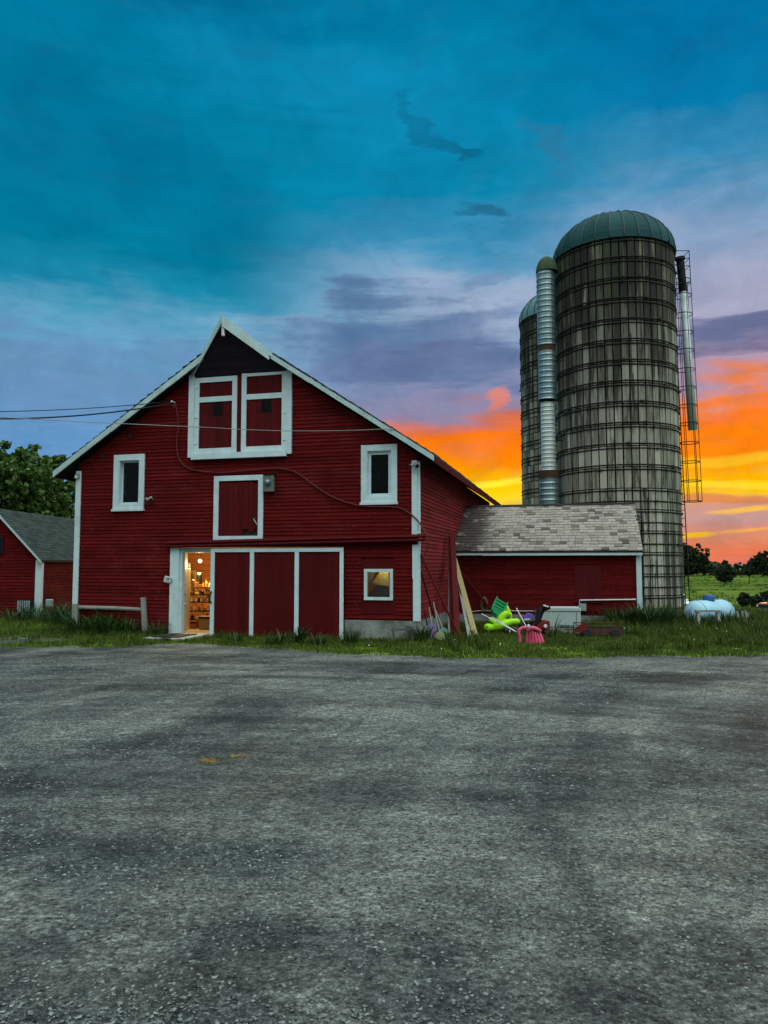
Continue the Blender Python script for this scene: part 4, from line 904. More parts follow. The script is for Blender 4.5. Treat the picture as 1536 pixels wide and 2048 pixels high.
# shingles
mb = MB(); rows = 17; ya, za, yb, zb = -.22, EZ+.03, ry, RGZ
for back in (0, 1):
    for i in range(rows):
        t0_, t1_ = i/rows, (i+1.25)/rows; t1_ = min(1.0, t1_)
        x = 0.03 + random.uniform(0, .15) - .15
        while x < EX1+.06:
            wd = random.uniform(.17, .25); xa, xb = max(.03, x)+.004, min(EX1+.06, x+wd)-.004; x += wd
            if xb-xa < .03: continue
            y0_, z0_ = ya+(yb-ya)*t0_, za+(zb-za)*t0_; y1_, z1_ = ya+(yb-ya)*t1_, za+(zb-za)*t1_
            lift = .022+random.uniform(-.006, .014); dj = random.uniform(-.012, .012); y0_ += dj; z0_ += dj*.6
            if back: y0_, y1_ = 2*yb-y0_, 2*yb-y1_
            mb.add([(xa, y0_, z0_+lift), (xb, y0_, z0_+lift+random.uniform(-.004, .004)), (xb, y1_, z1_+.004), (xa, y1_, z1_+.004), (xa, y0_, z0_), (xb, y0_, z0_)], [(0, 1, 2, 3), (0, 4, 5, 1)])
mb.build('roof', palesh, ext, recalc=False)
mb = MB()
for s in (0, 1):
    Y0, Y1 = (ya+.02, yb) if not s else (2*yb-ya-.02, yb)
    mb.add([(.03, Y0, za-.004), (EX1+.055, Y0, za-.004), (EX1+.055, Y1, zb-.004), (.03, Y1, zb-.004), (.03, Y0, za-.05), (EX1+.055, Y0, za-.05), (EX1+.055, Y1, zb-.05), (.03, Y1, zb-.05)], [(0, 1, 2, 3), (4, 7, 6, 5), (0, 4, 5, 1), (1, 5, 6, 2), (3, 7, 4, 0)])
mb.build('roof_deck', darkwood, ext)
mb = MB(); mb.prism([(yb-.10, zb-.02), (yb, zb+.045), (yb+.10, zb-.02)], 'x', .03, EX1+.07); mb.build('ridge_cap', iron, ext)
t = thing('bell_lamp', 'small dark lamp fixed under the extension roof corner by the silo', 'lamp', bw(EX1+.1, EY+1.6, 3.0), -ANG); mb = MB(); mb.lathe([(0, .16), (.03, .15), (.05, .08), (.09, 0), (0, .01)], 14); mb.build('lamp_shade', black, t); mb = MB(); mb.tube([(-.1, 0, .12), (0, 0, .16)], .012, 6); mb.build('lamp_arm', black, t)

# ------------------------------------------------------------------ left shed
SH = dep(82, 1110, 24.0)
shed = thing('shed', 'small red shed with dark shingle roof behind the barn left corner', 'shed', (SH.x, 24.0, 0), R(-1.5))
SW_, SR = 2.9, 1.06   # width, slope
ezs = 1.98; rzs = ezs + SR*SW_/2; DPS = 7.0
mb = MB(); clap(mb, -SW_, -.02, 0.05, rzs-.1, gable=lambda z: (max(-SW_, -SW_/2-(rzs-.1-z)/SR), min(0, -SW_/2+(rzs-.1-z)/SR)), course=.10); mb.prism([(-SW_, -.2), (0, -.2), (0, ezs-.1), (-SW_/2, rzs-.1), (-SW_, ezs-.1)], 'y', .004, .03); mb.build('gable_wall', siding, shed, recalc=False)
sb = MB(); clap(sb, .02, DPS, .05, ezs-.05, course=.10); mb = MB(); mb.add([(-y, x, z) for x, y, z in sb.v], sb.f); mb.box(-.05, -.004, .03, DPS, -.2, ezs-.05); mb.build('side_wall', siding, shed, recalc=False)
mb = MB(); mb.box(-SW_, -SW_+.05, .03, DPS, -.2, ezs-.05); mb.build('far_wall', siding, shed)
mb = MB()
for sg in (-1, 1):
    n = 20
    for i in range(n):
        a, c = i/n, (i+1.1)/n; x = -.25
        xa = -SW_/2 + sg*(SW_/2+.12)*a; xb = -SW_/2 + sg*(SW_/2+.12)*min(1, c); zA = rzs - SR*(SW_/2+.12)*a; zB = rzs - SR*(SW_/2+.12)*min(1, c)
        while x < DPS:
            x2 = min(DPS+.1, x+random.uniform(.25, .36)); l = random.uniform(.012, .028)
            mb.add([(xa, x, zA+.004), (xb, x, zB+l), (xb, x2-.006, zB+l), (xa, x2-.006, zA+.004), (xb, x, zB-.01), (xb, x2-.006, zB-.01)], [(0, 1, 2, 3), (1, 4, 5, 2)]); x = x2
mb.build('roof', shingdark, shed, recalc=False)
mb = MB()
for sg in (-1, 1):
    xe = -SW_/2+sg*(SW_/2+.10); ze = rzs-SR*(SW_/2+.10)
    mb.add([(-SW_/2, -.2, rzs-.015), (xe, -.2, ze-.015), (xe, DPS, ze-.015), (-SW_/2, DPS, rzs-.015), (-SW_/2, -.2, rzs-.08), (xe, -.2, ze-.08), (xe, DPS, ze-.08), (-SW_/2, DPS, rzs-.08)], [(0, 1, 2, 3), (4, 7, 6, 5), (0, 4, 5, 1), (1, 5, 6, 2), (2, 6, 7, 3)])
mb.build('roof_deck', darkwood, shed)
mb = MB()
for sg in (-1, 1):
    xe = -SW_/2+sg*(SW_/2+.12); ze = rzs-SR*(SW_/2+.12); mb.prism([(-SW_/2, rzs-.005), (xe, ze-.005), (xe, ze-.10), (-SW_/2, rzs-.11)], 'y', -.245, -.205)
mb.build('rake_board', rakepaint, shed)
mb = MB(); mb.box(-.14, .03, -.05, -.03, .03, ezs-.12); mb.box(.03, .055, -.05, .10, .03, ezs-.12); mb.build('corner_board', trim, shed)
mb = MB(); mb.box(-1.75, -1.22, -.06, -.02, 2.05, 2.62); mb.build('window_frame', iron, shed); mb = MB(); mb.box(-1.70, -1.27, -.07, -.062, 2.10, 2.57); mb.build('pane', glassd, shed)
t = thing('vent_box', 'grey louvred box on the ground against the left shed wall', 'vent box', grp(62, 1225)+Vector((0, 1.5, 0)), 0)
t.location = (-11.35, 23.75, 0)
mb = MB(); mb.box(-.22, .22, -.12, .1, 0, .62); mb.build('box_body', iron, t)
mb = MB()
for i in range(6): mb.box(-.2+i*.07, -.16+i*.07, -.14, -.121, .05, .58)
mb.build('louvre', greybox, t)
t = thing('utility_box', 'small grey utility box on the shed side wall near the barn', 'utility box', (-10.72, 24.0, .35), 0); mb = MB(); mb.box(-.10, .12, -.06, .06, 0, .26); mb.build('box_body', greybox, t, bevel=.03); mb = MB(); mb.box(-.08, .10, -.075, -.061, .03, .22); mb.build('lid', greybox, t)

# ------------------------------------------------------------------ silos
def silo_wall(parent, Rr, ztop, zbot=-.9, ns=50, sh=.76):
    mb = MB(); th = .07
    for k in range(ns):
        a0 = 2*math.pi*k/ns; a1 = 2*math.pi*(k+1)/ns; g = .025/Rr; a0 += g; a1 -= g
        z = zbot + 0.0*k
        while z < ztop:
            z0, z1 = max(zbot, z)+.018, min(ztop, z+sh)-.018; r_ = Rr+random.uniform(-.008, .008)
            if z1-z0 > .05:
                am = (a0+a1)/2; v = []
                for zz in (z0, z1):
                    for a_, rr in ((a0, r_), (a1, r_), (a1, r_-th), (a0, r_-th)): v.append((rr*math.cos(a_), rr*math.sin(a_), zz))
                mb.add(v, [(0, 1, 5, 4), (1, 2, 6, 5), (3, 0, 4, 7), (4, 5, 6, 7), (0, 3, 2, 1)])
            z += sh
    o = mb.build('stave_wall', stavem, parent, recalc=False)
    b2 = MB(); b2.lathe([(Rr-.066, zbot), (Rr-.066, ztop)], 60); b2.build('stave_joints', jointm, o)
    return o
def silo_hoops(parent, Rr, zs):
    prof = [(Rr+.01+.024*math.cos(t), .024*math.sin(t)) for t in np.linspace(0, 2*math.pi, 7)]
    mb = MB(); mb.lathe(prof, 60)
    for q in range(3): a = 1.1+q*2.1-1.9; mb.beam(((Rr+.03)*math.cos(a), (Rr+.03)*math.sin(a), -.03), ((Rr+.03)*math.cos(a), (Rr+.03)*math.sin(a), .03), .16, .05)
    first = mb.build('hoop', iron, parent); first.location.z = zs[0]
    for z in zs[1:]:
        c = first.copy(); COL.objects.link(c); c.parent = parent; c.location = (0, 0, z); c.rotation_euler = (0, 0, random.uniform(0, 6.28))
def silo_dome(parent, Rr, z, hgt, mat, nseg=28):
    mb = MB(); m = 12; Ro = Rr+.05
    for k in range(nseg):
        a0, a1 = 2*math.pi*k/nseg, 2*math.pi*(k+1)/nseg; v = []; 
        for i in range(m+1):
            t = math.pi/2*i/m; r_, zz = Ro*math.cos(t), z+hgt*math.sin(t)
            v += [(r_*math.cos(a0), r_*math.sin(a0), zz), (r_*math.cos(a1), r_*math.sin(a1), zz)]
        mb.add(v, [(2*i, 2*i+1, 2*i+3, 2*i+2) for i in range(m)])
    mb.lathe([(Ro, z), (Ro+.01, z-.06), (Ro-.03, z-.06)], 56)
    d = mb.build('dome', mat, parent, recalc=False)
    mb = MB()
    for k in range(nseg):
        a0 = 2*math.pi*k/nseg; pts = [((Ro+.012)*math.cos(math.pi/2*i/10)*math.cos(a0), (Ro+.012)*math.cos(math.pi/2*i/10)*math.sin(a0), z+(hgt+.012)*math.sin(math.pi/2*i/10)) for i in range(11)]
        mb.tube(pts, .026, 5)
    mb.build('dome_seam', pmat('seam_metal', (0.03, 0.06, 0.065), .5, metal=.3), d)
ZT = 13.65
def hoopzs(ztop, z0=-.6, dense=4.6):
    zs = []; z = z0
    while z < dense: zs.append(z); z += .38
    z = -.9+.76*math.ceil((dense+.9)/.76)
    while z < ztop-.1: zs += [z-.085, z+.085]; z += .76
    return zs
silo = thing('silo', 'nearer tall concrete stave silo with dark green domed roof, right of the barn', 'silo', (9.0, 28.5, 0), .1, 'concrete stave silos')
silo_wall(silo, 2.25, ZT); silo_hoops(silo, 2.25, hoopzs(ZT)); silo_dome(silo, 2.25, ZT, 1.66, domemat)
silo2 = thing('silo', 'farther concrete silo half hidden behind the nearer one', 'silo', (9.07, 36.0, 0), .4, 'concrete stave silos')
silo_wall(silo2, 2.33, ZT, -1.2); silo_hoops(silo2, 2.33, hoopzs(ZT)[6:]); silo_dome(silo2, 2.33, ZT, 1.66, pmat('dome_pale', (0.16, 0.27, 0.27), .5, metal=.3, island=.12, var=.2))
# chute between them (part of the nearer silo)
def chute(parent):
    Y = 28.0
    def at(px, py): P = dep(px, py, Y); return P - Vector(parent.location)
    inv = Matrix.Rotation(-parent.rotation_euler.z, 4, 'Z')
    def corr(mb, z0, z1, r_, cxy, pitch=.21):
        prof = []; n = int((z1-z0)/pitch*4)
        for i in range(n+1):
            z = z0+(z1-z0)*i/n; prof.append((r_+(.022 if i % 4 == 0 else 0.0), z))
        mb.lathe(prof, 24, (cxy[0], cxy[1], 0))
    def zz(py): return dep(1095, py, Y).z
    sil = Vector(parent.location)
    cxy = inv @ Vector((6.23-sil.x, Y-sil.y, 0))
    b = MB(); corr(b, zz(692), zz(546), .345, cxy); corr(b, zz(800), zz(704), .335, cxy); c1 = b.build('chute', galv, parent, recalc=False)
    b = MB(); corr(b, zz(950), zz(806), .265, cxy, .16); b.build('chute_sleeve', pmat('chute_white', (0.55, 0.6, 0.58), .5, metal=.3, var=.2), c1, recalc=False)
    b = MB(); corr(b, -.5, zz(957), .36, cxy); b.build('chute_base', galv, c1, recalc=False)
    b = MB(); b.lathe([(.37, zz(957)), (.40, zz(942)), (.27, zz(942))], 24, (cxy[0], cxy[1], 0)); b.lathe([(.33, zz(704)), (.34, zz(692))], 24, (cxy[0], cxy[1], 0)); b.build('chute_collar', rust, c1)
    b = MB(); H = .62; b.lathe([(.42*math.cos(t), zz(545)+H*math.sin(t)) for t in np.linspace(0, math.pi/2, 8)], 20, (cxy[0]+.05, cxy[1], 0)); b.build('chute_cap', mossdome, c1, smooth=True)
    b = MB()
    for py in (560, 640, 720, 800, 880): z = zz(py); b.beam((cxy[0], cxy[1], z), (cxy[0]*.8, cxy[1]*.8, z), .04, .04)
    b.build('chute_bracket', iron, c1)
chute(silo)
# caged ladder on the right side (its own part tree)
lad = MB(); Y = 28.5; s0 = Vector(silo.location); inv = Matrix.Rotation(-silo.rotation_euler.z, 4, 'Z')
def sl_(x, y, z): return inv @ (Vector((x-.06-.022*(z-4), y, z)) - s0)       # the ladder leans out a little towards its foot
for dy in (-.2, .2): lad.tube([sl_(11.52, Y+dy, -.4), sl_(11.52, Y+dy, 13.9)], .02, 6)
z = .6
while z < 13.8: lad.tube([sl_(11.52, Y-.2, z), sl_(11.52, Y+.2, z)], .014, 5); z += .32
for z in np.arange(1.0, 13.8, 1.5): lad.tube([sl_(11.40, Y-.2, z), sl_(11.52, Y-.2, z)], .018, 5); lad.tube([sl_(11.40, Y+.2, z), sl_(11.52, Y+.2, z)], .018, 5)
ladder = lad.build('ladder', iron, silo)
cg = MB(); C0 = 11.56+.33
ch = [dep(1380, py, Y).z for py in (562, 592, 630, 666, 702, 740, 776, 812, 848, 886, 924, 962, 1003)]
def ring(z, tilt=0.0):
    P = [sl_(C0+.36*math.cos(t), Y+.36*math.sin(t), z+tilt*math.cos(t)) for t in np.linspace(-math.pi, math.pi, 25)]; cg.tube(P, .017, 5, cap=False)
for z in ch: ring(z)
for t in np.linspace(-2.4, 2.4, 6): cg.tube([sl_(C0+.36*math.cos(t), Y+.36*math.sin(t), ch[-1]), sl_(C0+.36*math.cos(t), Y+.36*math.sin(t), ch[0])], .014, 5)
cg.build('ladder_cage', iron, silo)
pp = MB(); A = dep(1374, 520, Y-.1); B1 = dep(1379, 584, Y-.1); B2 = dep(1392, 860, Y-.1)
dk = MB(); dk.tube([sl_(*A), sl_(*B1)], .15, 14); dk.tube([sl_(*A), sl_(*(A+(A-B1).normalized()*.1))], .19, 14); dk.build('pipe_collar', iron, silo)
pp.tube([sl_(*B1), sl_(*B2)], [.14, .17], 14); pp.build('blower_pipe', lightiron, silo, smooth=True)
pl = MB()
for x, z0 in ((11.45, 12.6), (12.15, 12.6)):
    for dy in (-.3, .3): pl.tube([sl_(x, Y+dy, z0), sl_(x, Y+dy, 13.9)], .016, 5)
for z in (12.62, 13.3, 13.6, 13.9):
    q = [sl_(11.45, Y-.3, z), sl_(12.15, Y-.3, z), sl_(12.15, Y+.3, z), sl_(11.45, Y+.3, z)]; pl.tube(q+[q[0]], .016, 5)
pl.tube([sl_(11.35, Y-.3, 13.4), sl_(11.9, Y-.3, 12.62)], .016, 5); pl.build('platform_rail', iron, silo)

# ------------------------------------------------------------------ leaning timber at the barn corner
def stick(name, A, B_, wd, th, mat, label, cat, group=None, round_=False):
    A = Vector(A); B_ = Vector(B_); mb = MB()
    if round_: mb.tube([A, B_], wd/2, 10)
    else: mb.beam(A, B_, wd, th, up=(0, -1, .2))
    return tag(mb.build(name, mat, None, top=True), label, cat, group)
G_ = 'timber leaning at the barn corner'
stick('pole', sdp(841, 1108, .05), grp(923, 1283), .055, .055, redpaint, 'longest red pole slanting across the barn side wall to the grass', 'pole', G_, True)
stick('pole', sdp(842, 1143, .05), sdp(869, 1236, .25), .04, .04, redpaint, 'thin dark red tool handle leaning on the barn side wall', 'pole', G_, True)
stick('plank', sdp(898, 1071, .12), grp(906, 1276), .11, .03, redpaint, 'darker of the two upright red planks at the barn inner corner', 'plank', G_)
stick('plank', sdp(905, 1070, .22), grp(915, 1278), .14, .03, redpaint, 'broader brighter red plank standing nearly upright at the barn corner', 'plank', G_)
stick('plank', sdp(900, 1118, .18), grp(900, 1276), .10, .03, greywood, 'grey weathered plank half hidden behind the upright red planks', 'plank', G_)
stick('plank', fwp(909, 1117, EY-.25), grp(951, 1272), .13, .035, tanwood, 'long pale tan plank leaning from the extension eave', 'plank', G_)
stick('plank', fwp(912, 1138, EY-.15), grp(939, 1277), .07, .03, greywood, 'thin grey board beside the tan plank', 'plank', G_)
stick('pole', fwp(923, 1172, EY-.4), grp(942, 1274), .03, .03, greywood, 'short thin grey stick between the grey board and tan plank', 'pole', G_, True)
stick('pole', fwp(913, 1133, EY-.12), grp(1008, 1252), .05, .05, redpaint, 'red pole slanting right behind the green toys', 'pole', G_, True)
# tools piled at the corner
def shovel(A, B_, hm, mat, label, wd=.2, hh=.28):
    A = Vector(A); B_ = Vector(B_); d = (A-B_).normalized()
    t = thing('shovel', label, 'tool', B_, 0, 'yard tools at the barn corner'); o = Vector(B_)
    side_ = d.cross(Vector((0, -1, 0))).normalized(); nn = side_.cross(d)
    mb = MB(); mb.tube([d*hh*.8, A-o], .016, 7); mb.build('handle', hm, t)
    mb = MB(); pts = [(-.5, 0), (-.45, .7), (-.2, .95), (0, 1), (.2, .95), (.45, .7), (.5, 0), (.0, -.1)]
    v = [side_*(p*wd)+d*(q*hh)+nn*(.05*p*p) for p, q in pts]; v2 = [q+nn*.012 for q in v]; n = len(v)
    mb.add(v+v2, [tuple(range(n)), tuple(reversed(range(n, 2*n)))]+[(i, i+n, (i+1) % n+n, (i+1) % n) for i in range(n)]); mb.build('blade', mat, t)
    return t
shovel(sdp(858, 1215, .12), grp(868, 1276, .05), greywood, pmat('dull_purple', (0.16, 0.11, 0.24), .5), 'shovel with faded purple blade resting against the barn foundation', .22, .40)
shovel(sdp(867, 1205, .12), grp(882, 1279, .05), greywood, pmat('dull_olive', (0.16, 0.17, 0.07), .6, var=.3), 'shovel with olive square blade beside the purple one', .2, .30)
shovel(sdp(872, 1222, .2), grp(892, 1276, .03), greywood, pmat('dull_teal', (0.10, 0.24, 0.22), .5), 'teal bladed snow scoop nearest the upright planks', .2, .34)
shovel(sdp(850, 1225, .10), grp(858, 1272, .08), iron, pmat('dull_steel', (0.3, 0.32, 0.36), .4, metal=.5), 'small steel spade at the left of the tool pile', .16, .26)

# ------------------------------------------------------------------ toys and machines before the extension
Mlime = pmat('beak_red', (0.10, 0.012, 0.01), .5)
YT = 18.6
def T(px, py, dy=0.0): return dep(px, py, YT+dy)
def c3(x, y): return (930+x/8.533, 1180+y/8.533)
toy = thing('ride_on_toy', 'lime green plastic ride-on duck toy lying tipped in the grass', 'toy', Vector((T(990, 1262).x, YT, 0)), 0)
o0 = Vector(toy.location)
def cap(mb, seq, dy=0.0, n=12):
    pts = [T(*c3(x, y), dy+d) - o0 for x, y, r_, d in seq]; rr = [r_/8.533*YT/F for _, _, r_, _ in seq]
    for p, r_ in zip((pts[0], pts[-1]), (rr[0], rr[-1])): mb.ball(p, r_*.99, n=n, m=8)
    mb.tube(pts, rr, n)
def curve(seq, k=4):
    P = smooth_path([Vector((a, b_, c)) for a, b_, c, d in seq], k); D = smooth_path([Vector((d, 0, 0)) for a, b_, c, d in seq], k)
    return [(p.x, p.y, p.z, q.x) for p, q in zip(P, D)]
mb = MB()
cap(mb, curve([(470, 650, 46, 0), (540, 625, 74, 0), (620, 590, 84, 0), (730, 555, 66, 0), (810, 540, 52, 0), (885, 540, 58, 0)]))
cap(mb, curve([(600, 560, 76, 0), (610, 490, 66, 0), (660, 430, 58, 0), (720, 400, 50, 0), (768, 420, 38, 0), (790, 475, 16, 0)]))
cap(mb, curve([(740, 400, 46, 0), (732, 330, 32, 0), (726, 268, 10, 0)]))
cap(mb, curve([(560, 590, 50, .12), (490, 540, 42, .15), (430, 500, 34, .17)]))
cap(mb, [(385, 640, 68, 0), (420, 640, 66, 0)])
cap(mb, [(630, 645, 56, .15), (500, 670, 46, .15)])
bd = mb.build('toy_body', lime, toy, smooth=True); rm = bd.modifiers.new('remesh', 'REMESH'); rm.mode = 'VOXEL'; rm.voxel_size = .010; rm.use_smooth_shade = True; sm_ = bd.modifiers.new('smooth', 'SMOOTH'); sm_.iterations = 2; sm_.factor = .5
mb = MB(); p = T(*c3(365, 690))-o0; mb.ball(p, .09, .08, .035); mb.build('beak', Mlime, toy, smooth=True)
mb = MB(); p = T(*c3(375, 625), -.12)-o0; mb.ball(p, .018); mb.build('eye', black, toy)
t = thing('toy_slide', 'dark green ribbed plastic toy slide propped behind the lime toy', 'toy', Vector((T(995, 1230, .5).x, YT+.5, 0)), 0); o1 = Vector(t.location)
A = dep(*c3(550, 420), YT+.35)-o1; B_ = dep(*c3(630, 180), YT+.8)-o1; ax = (B_-A).normalized(); sd_ = ax.cross(Vector((0, 1, 0))).normalized(); nn = sd_.cross(ax)
mb = MB(); wd = .17; prof = [(-wd, -.05), (-wd, .05), (-wd+.03, .05), (-wd+.05, -.01), (wd-.05, -.01), (wd-.03, .05), (wd, .05), (wd, -.05)]
v = []; m = 7
for i in range(m):
    q = A.lerp(B_, i/(m-1)) + nn*(.10*math.sin(math.pi*i/(m-1)))
    v += [q+sd_*a-nn*b_ for a, b_ in prof]
k = len(prof); mb.add(v, [(i*k+j, i*k+(j+1) % k, (i+1)*k+(j+1) % k, (i+1)*k+j) for i in range(m-1) for j in range(k)]+[tuple(range(k)), tuple(reversed(range((m-1)*k, m*k)))])
mb.build('slide_chute', green, t)
mb = MB()
for i in range(7): q = A.lerp(B_, (i+.5)/7)+nn*(.10*math.sin(math.pi*(i+.5)/7)); mb.beam(q-sd_*.14-nn*.02, q+sd_*.14-nn*.02, .03, .03)
mb.build('slide_rib', pmat('green_bright', (0.02, .42, .16), .4), t)
mb = MB(); mb.beam(A-Vector((0, 0, 0)), (A.x, A.y, 0), .1, .1); mb.build('slide_foot', green, t)
# pink toy chair
t = thing('toy_chair', 'pink ribbed plastic childs chair half sunk in tall grass', 'toy', Vector((T(1070, 1270, -2.3).x, YT-2.3, 0)), 0); o2 = Vector(t.location)
def PK(x, y, dy=0): return dep(*c3(x, y), YT-2.3+dy)-o2
mb = MB(); n = 12
rows_ = []
for (yy, xl, xr) in ((715, 1050, 1290), (800, 1040, 1330), (900, 1030, 1360), (960, 1030, 1370)):
    rows_.append([PK(xl+(xr-xl)*i/24, yy, -.16*math.sin(math.pi*i/24)+(.012 if (i % 4) in (0,) else -.02)) for i in range(25)])
v = [p for r_ in rows_ for p in r_]; f_ = [(j*25+i, j*25+i+1, (j+1)*25+i+1, (j+1)*25+i) for j in range(3) for i in range(24)]
mb.add(v+[p+Vector((0, .03, 0)) for p in v], f_+[tuple(reversed([q+100 for q in f])) for f in f_]); mb.build('chair_back', pink, t, smooth=False)
mb = MB(); pts = [PK(1080, 690, -.1), PK(1110, 655, -.14), PK(1160, 645, -.16), PK(1220, 665, -.15), PK(1275, 700, -.1)]; mb.tube(smooth_path(pts, 4), .042, 10); mb.ball(PK(1275, 700, -.1), .041); mb.ball(PK(1080, 690, -.1), .041)
mb.tube(smooth_path([PK(1060, 650, -.05), PK(1000, 640, 0), PK(940, 670, 0), PK(920, 730, 0), PK(935, 810, 0), PK(945, 950, 0)], 4), [.036]*21, 10); mb.build('chair_arm', pink, t, smooth=True)
mb = MB(); mb.lathe([(0, 0), (.035, 0), (.035, .03), (0, .045)], 12, PK(1085, 622, -.1)); mb.build('knob', white, t)
# white tubes
G_ = 'loose white tubes among the toys'
stick('tube', dep(963, 1227.5, YT-.1), dep(1033, 1264, YT-.5), .022, .022, white, 'longest white metal tube lying slantwise across the lime toy', 'tube', G_, True)
stick('tube', dep(984, 1234, YT-.1), dep(1030, 1262, YT-.35), .022, .022, white, 'shorter white tube parallel to the longest one over the lime toy', 'tube', G_, True)
stick('tube', dep(1033, 1216.5, YT+.2), dep(1053, 1254, YT-.5), .022, .022, white, 'white rod standing steeply up behind the pink chair', 'tube', G_, True)
stick('tube', dep(1018, 1251, YT+.1), dep(1037, 1259, YT-.2), .022, .022, greywood, 'short grey tube low between lime toy and pink chair', 'tube', G_, True)
# purple toy
t = thing('toy_wagon', 'small purple plastic toy wagon between the white rod and black chute', 'toy', Vector((dep(1057, 1240, YT+.5).x, YT+.5, 0)), 0); o3 = Vector(t.location); q = lambda x, y, dy=0: dep(x, y, YT+.5+dy)-o3
mb = MB(); V_ = [q(1047, 1237), q(1057, 1226), q(1066, 1229), q(1070, 1239)]; V2 = [p+Vector((0, .22, 0)) for p in V_]; mb.add(V_+V2, [(0, 1, 2, 3), (7, 6, 5, 4), (0, 4, 5, 1), (1, 5, 6, 2), (2, 6, 7, 3), (3, 7, 4, 0)]); mb.build('wagon_body', purple, t, bevel=.015)
mb = MB(); mb.beam(q(1048, 1239, -.02), q(1060, 1238, -.02), .03, .03); mb.build('wagon_stripe', white, t)
for x in (1050, 1064):
    mb = MB(); mb.lathe([(0, -.03), (.07, -.03), (.08, 0), (.07, .03), (0, .03)], 14, q(x, 1248, .05), Matrix.Rotation(R(90), 4, 'X')); mb.build('wheel', black, t)
mb = MB(); mb.tube([q(1064, 1228, .1), q(1069, 1242, -.05), q(1066, 1258, -.05)], .018, 6); mb.build('handle', machred, t)
# junk under the toys
for k_, (x, y, r_, mt, lb_) in enumerate(((1012, 1262, .09, black, 'black rubber ball lying under the lime toy'), (1017, 1263, .05, white, 'small white ball beside the black one under the toys'), (1041, 1250, .06, black, 'dark round pot behind the white tubes'))):
    t = MB(); p = dep(x, y, YT-.2); t.ball(p, r_, n=14, m=10); tag(t.build('ball', mt, None, smooth=True, top=True), lb_, 'ball')
t = thing('wire_coil', 'loop of old wire hanging on the extension wall behind the tan plank', 'wire coil', fwp(968, 1222, EY-.1), -ANG)
for (rx, rzv, dx) in ((.085, .20, 0), (.07, .17, .03)):
    mb = MB(); mb.tube([(dx+rx*math.cos(a), -.02*math.sin(a), .19+rzv*math.sin(a)) for a in np.linspace(0, 2*math.pi, 28)], .009, 6, cap=False); mb.build('coil_loop', thinm, t)
# wire along the base of the extension wall
P = [lb(fwp(x, y, EY-.05)) for x, y in ((928, 1221), (945, 1223), (965, 1221), (985, 1222), (1010, 1221), (1040, 1222), (1072, 1222))]
mb = MB(); mb.tube(smooth_path(P, 5), .011, 6); tag(mb.build('wall_wire', white, None, BARN, smooth=True, top=True), 'pale wire running low along the extension wall behind the toys', 'wire')
# snow blower
t = thing('snow_blower', 'red snow blower with tall black discharge chute before the generator', 'snow blower', Vector((dep(1085, 1268, 17.9).x, 17.9, 0)), 0); o4 = Vector(t.location); q = lambda x, y, dy=0: dep(x, y, 17.9+dy)-o4
def c4(x, y): return (1040+x/6.982, 1180+y/6.982)
mb = MB(); prof = []
ou = [(245, 520), (290, 470), (345, 440), (415, 435), (425, 600), (415, 640), (370, 640), (365, 560), (330, 540), (300, 580), (285, 640), (240, 640)]
V_ = [q(*c4(x, y), -.1) for x, y in ou]; V2 = [p+Vector((0, .45, 0)) for p in V_]; n = len(V_); mb.add(V_+V2, [tuple(range(n)), tuple(reversed(range(n, 2*n)))]+[(i, i+n, (i+1) % n+n, (i+1) % n) for i in range(n)]); mb.build('auger_housing', machred, t, bevel=.008)
mb = MB(); seq = [(225, 580, 40), (235, 480, 44), (265, 370, 46), (300, 285, 44), (345, 235, 40)]
pts = smooth_path([q(*c4(x, y), .15) for x, y, r_ in seq], 4); mb.tube(pts, [.07+.012*(i/len(pts)) for i in range(len(pts))], 10); mb.tube([q(*c4(325, 255), .15), q(*c4(400, 245), -.05)], [.075, .055], 10); mb.build('discharge_chute', black, t, smooth=True)
mb = MB(); mb.beam(q(*c4(325, 212), .0), q(*c4(395, 235), -.02), .14, .03); mb.build('deflector', white, t, bevel=.008)
mb = MB(); mb.lathe([(0, .02), (.04, .015), (.045, 0), (0, 0)], 16, q(*c4(355, 505), -.12), Matrix.Rotation(R(90), 4, 'X')); mb.build('headlight', white, t)
mb = MB(); mb.tube([q(*c4(300, 620), .3)+Vector((0, .0, 0)), q(*c4(300, 620), .35)], .16, 16); mb.build('wheel', rubber, t)
mb = MB(); mb.tube(smooth_path([q(*c4(290, 560), .35), q(*c4(200, 330), .7), q(*c4(215, 270), .75), q(*c4(240, 258), .75)], 4), .018, 7); mb.build('handle', iron, t)
# generator
GY = 18.7
g0 = Vector((dep(1118, 1268, GY).x, GY, 0)); gen = thing('generator', 'pale grey standby generator with sloping left end, lettering near its base', 'generator', g0, R(-8))
def gq(px, py): p = dep(px, py, GY)-g0; return p.x, p.z
po = [gq(*c4(230, 610)), gq(*c4(262, 530)), gq(*c4(345, 298)), gq(*c4(840, 290)), gq(*c4(840, 470)), gq(*c4(770, 480)), gq(*c4(760, 615))]
mb = MB(); zb = .08; po2 = [(po[0][0], zb), po[1], po[2], (po[3][0], po[2][1]), (po[3][0], zb)]; mb.prism(po2, 'y', -.0, .62); mb.build('generator_body', paleg, gen, bevel=.02)
mb = MB(); lx0, lz = po[2][0]-.03, po[2][1]+.004; mb.prism([(lx0, lz), (po[3][0]+.01, lz), (po[3][0]+.005, lz+.07), (po[3][0]-.03, lz+.09), (lx0+.08, lz+.085), (lx0+.03, lz+.05)], 'y', -.02, .64); mb.build('generator_lid', paleg, gen, bevel=.012)
mb = MB(); mb.box(po2[0][0]-.02, po[3][0]+.03, -.05, .66, .0, .078); mb.build('base_pad', concrete, gen)
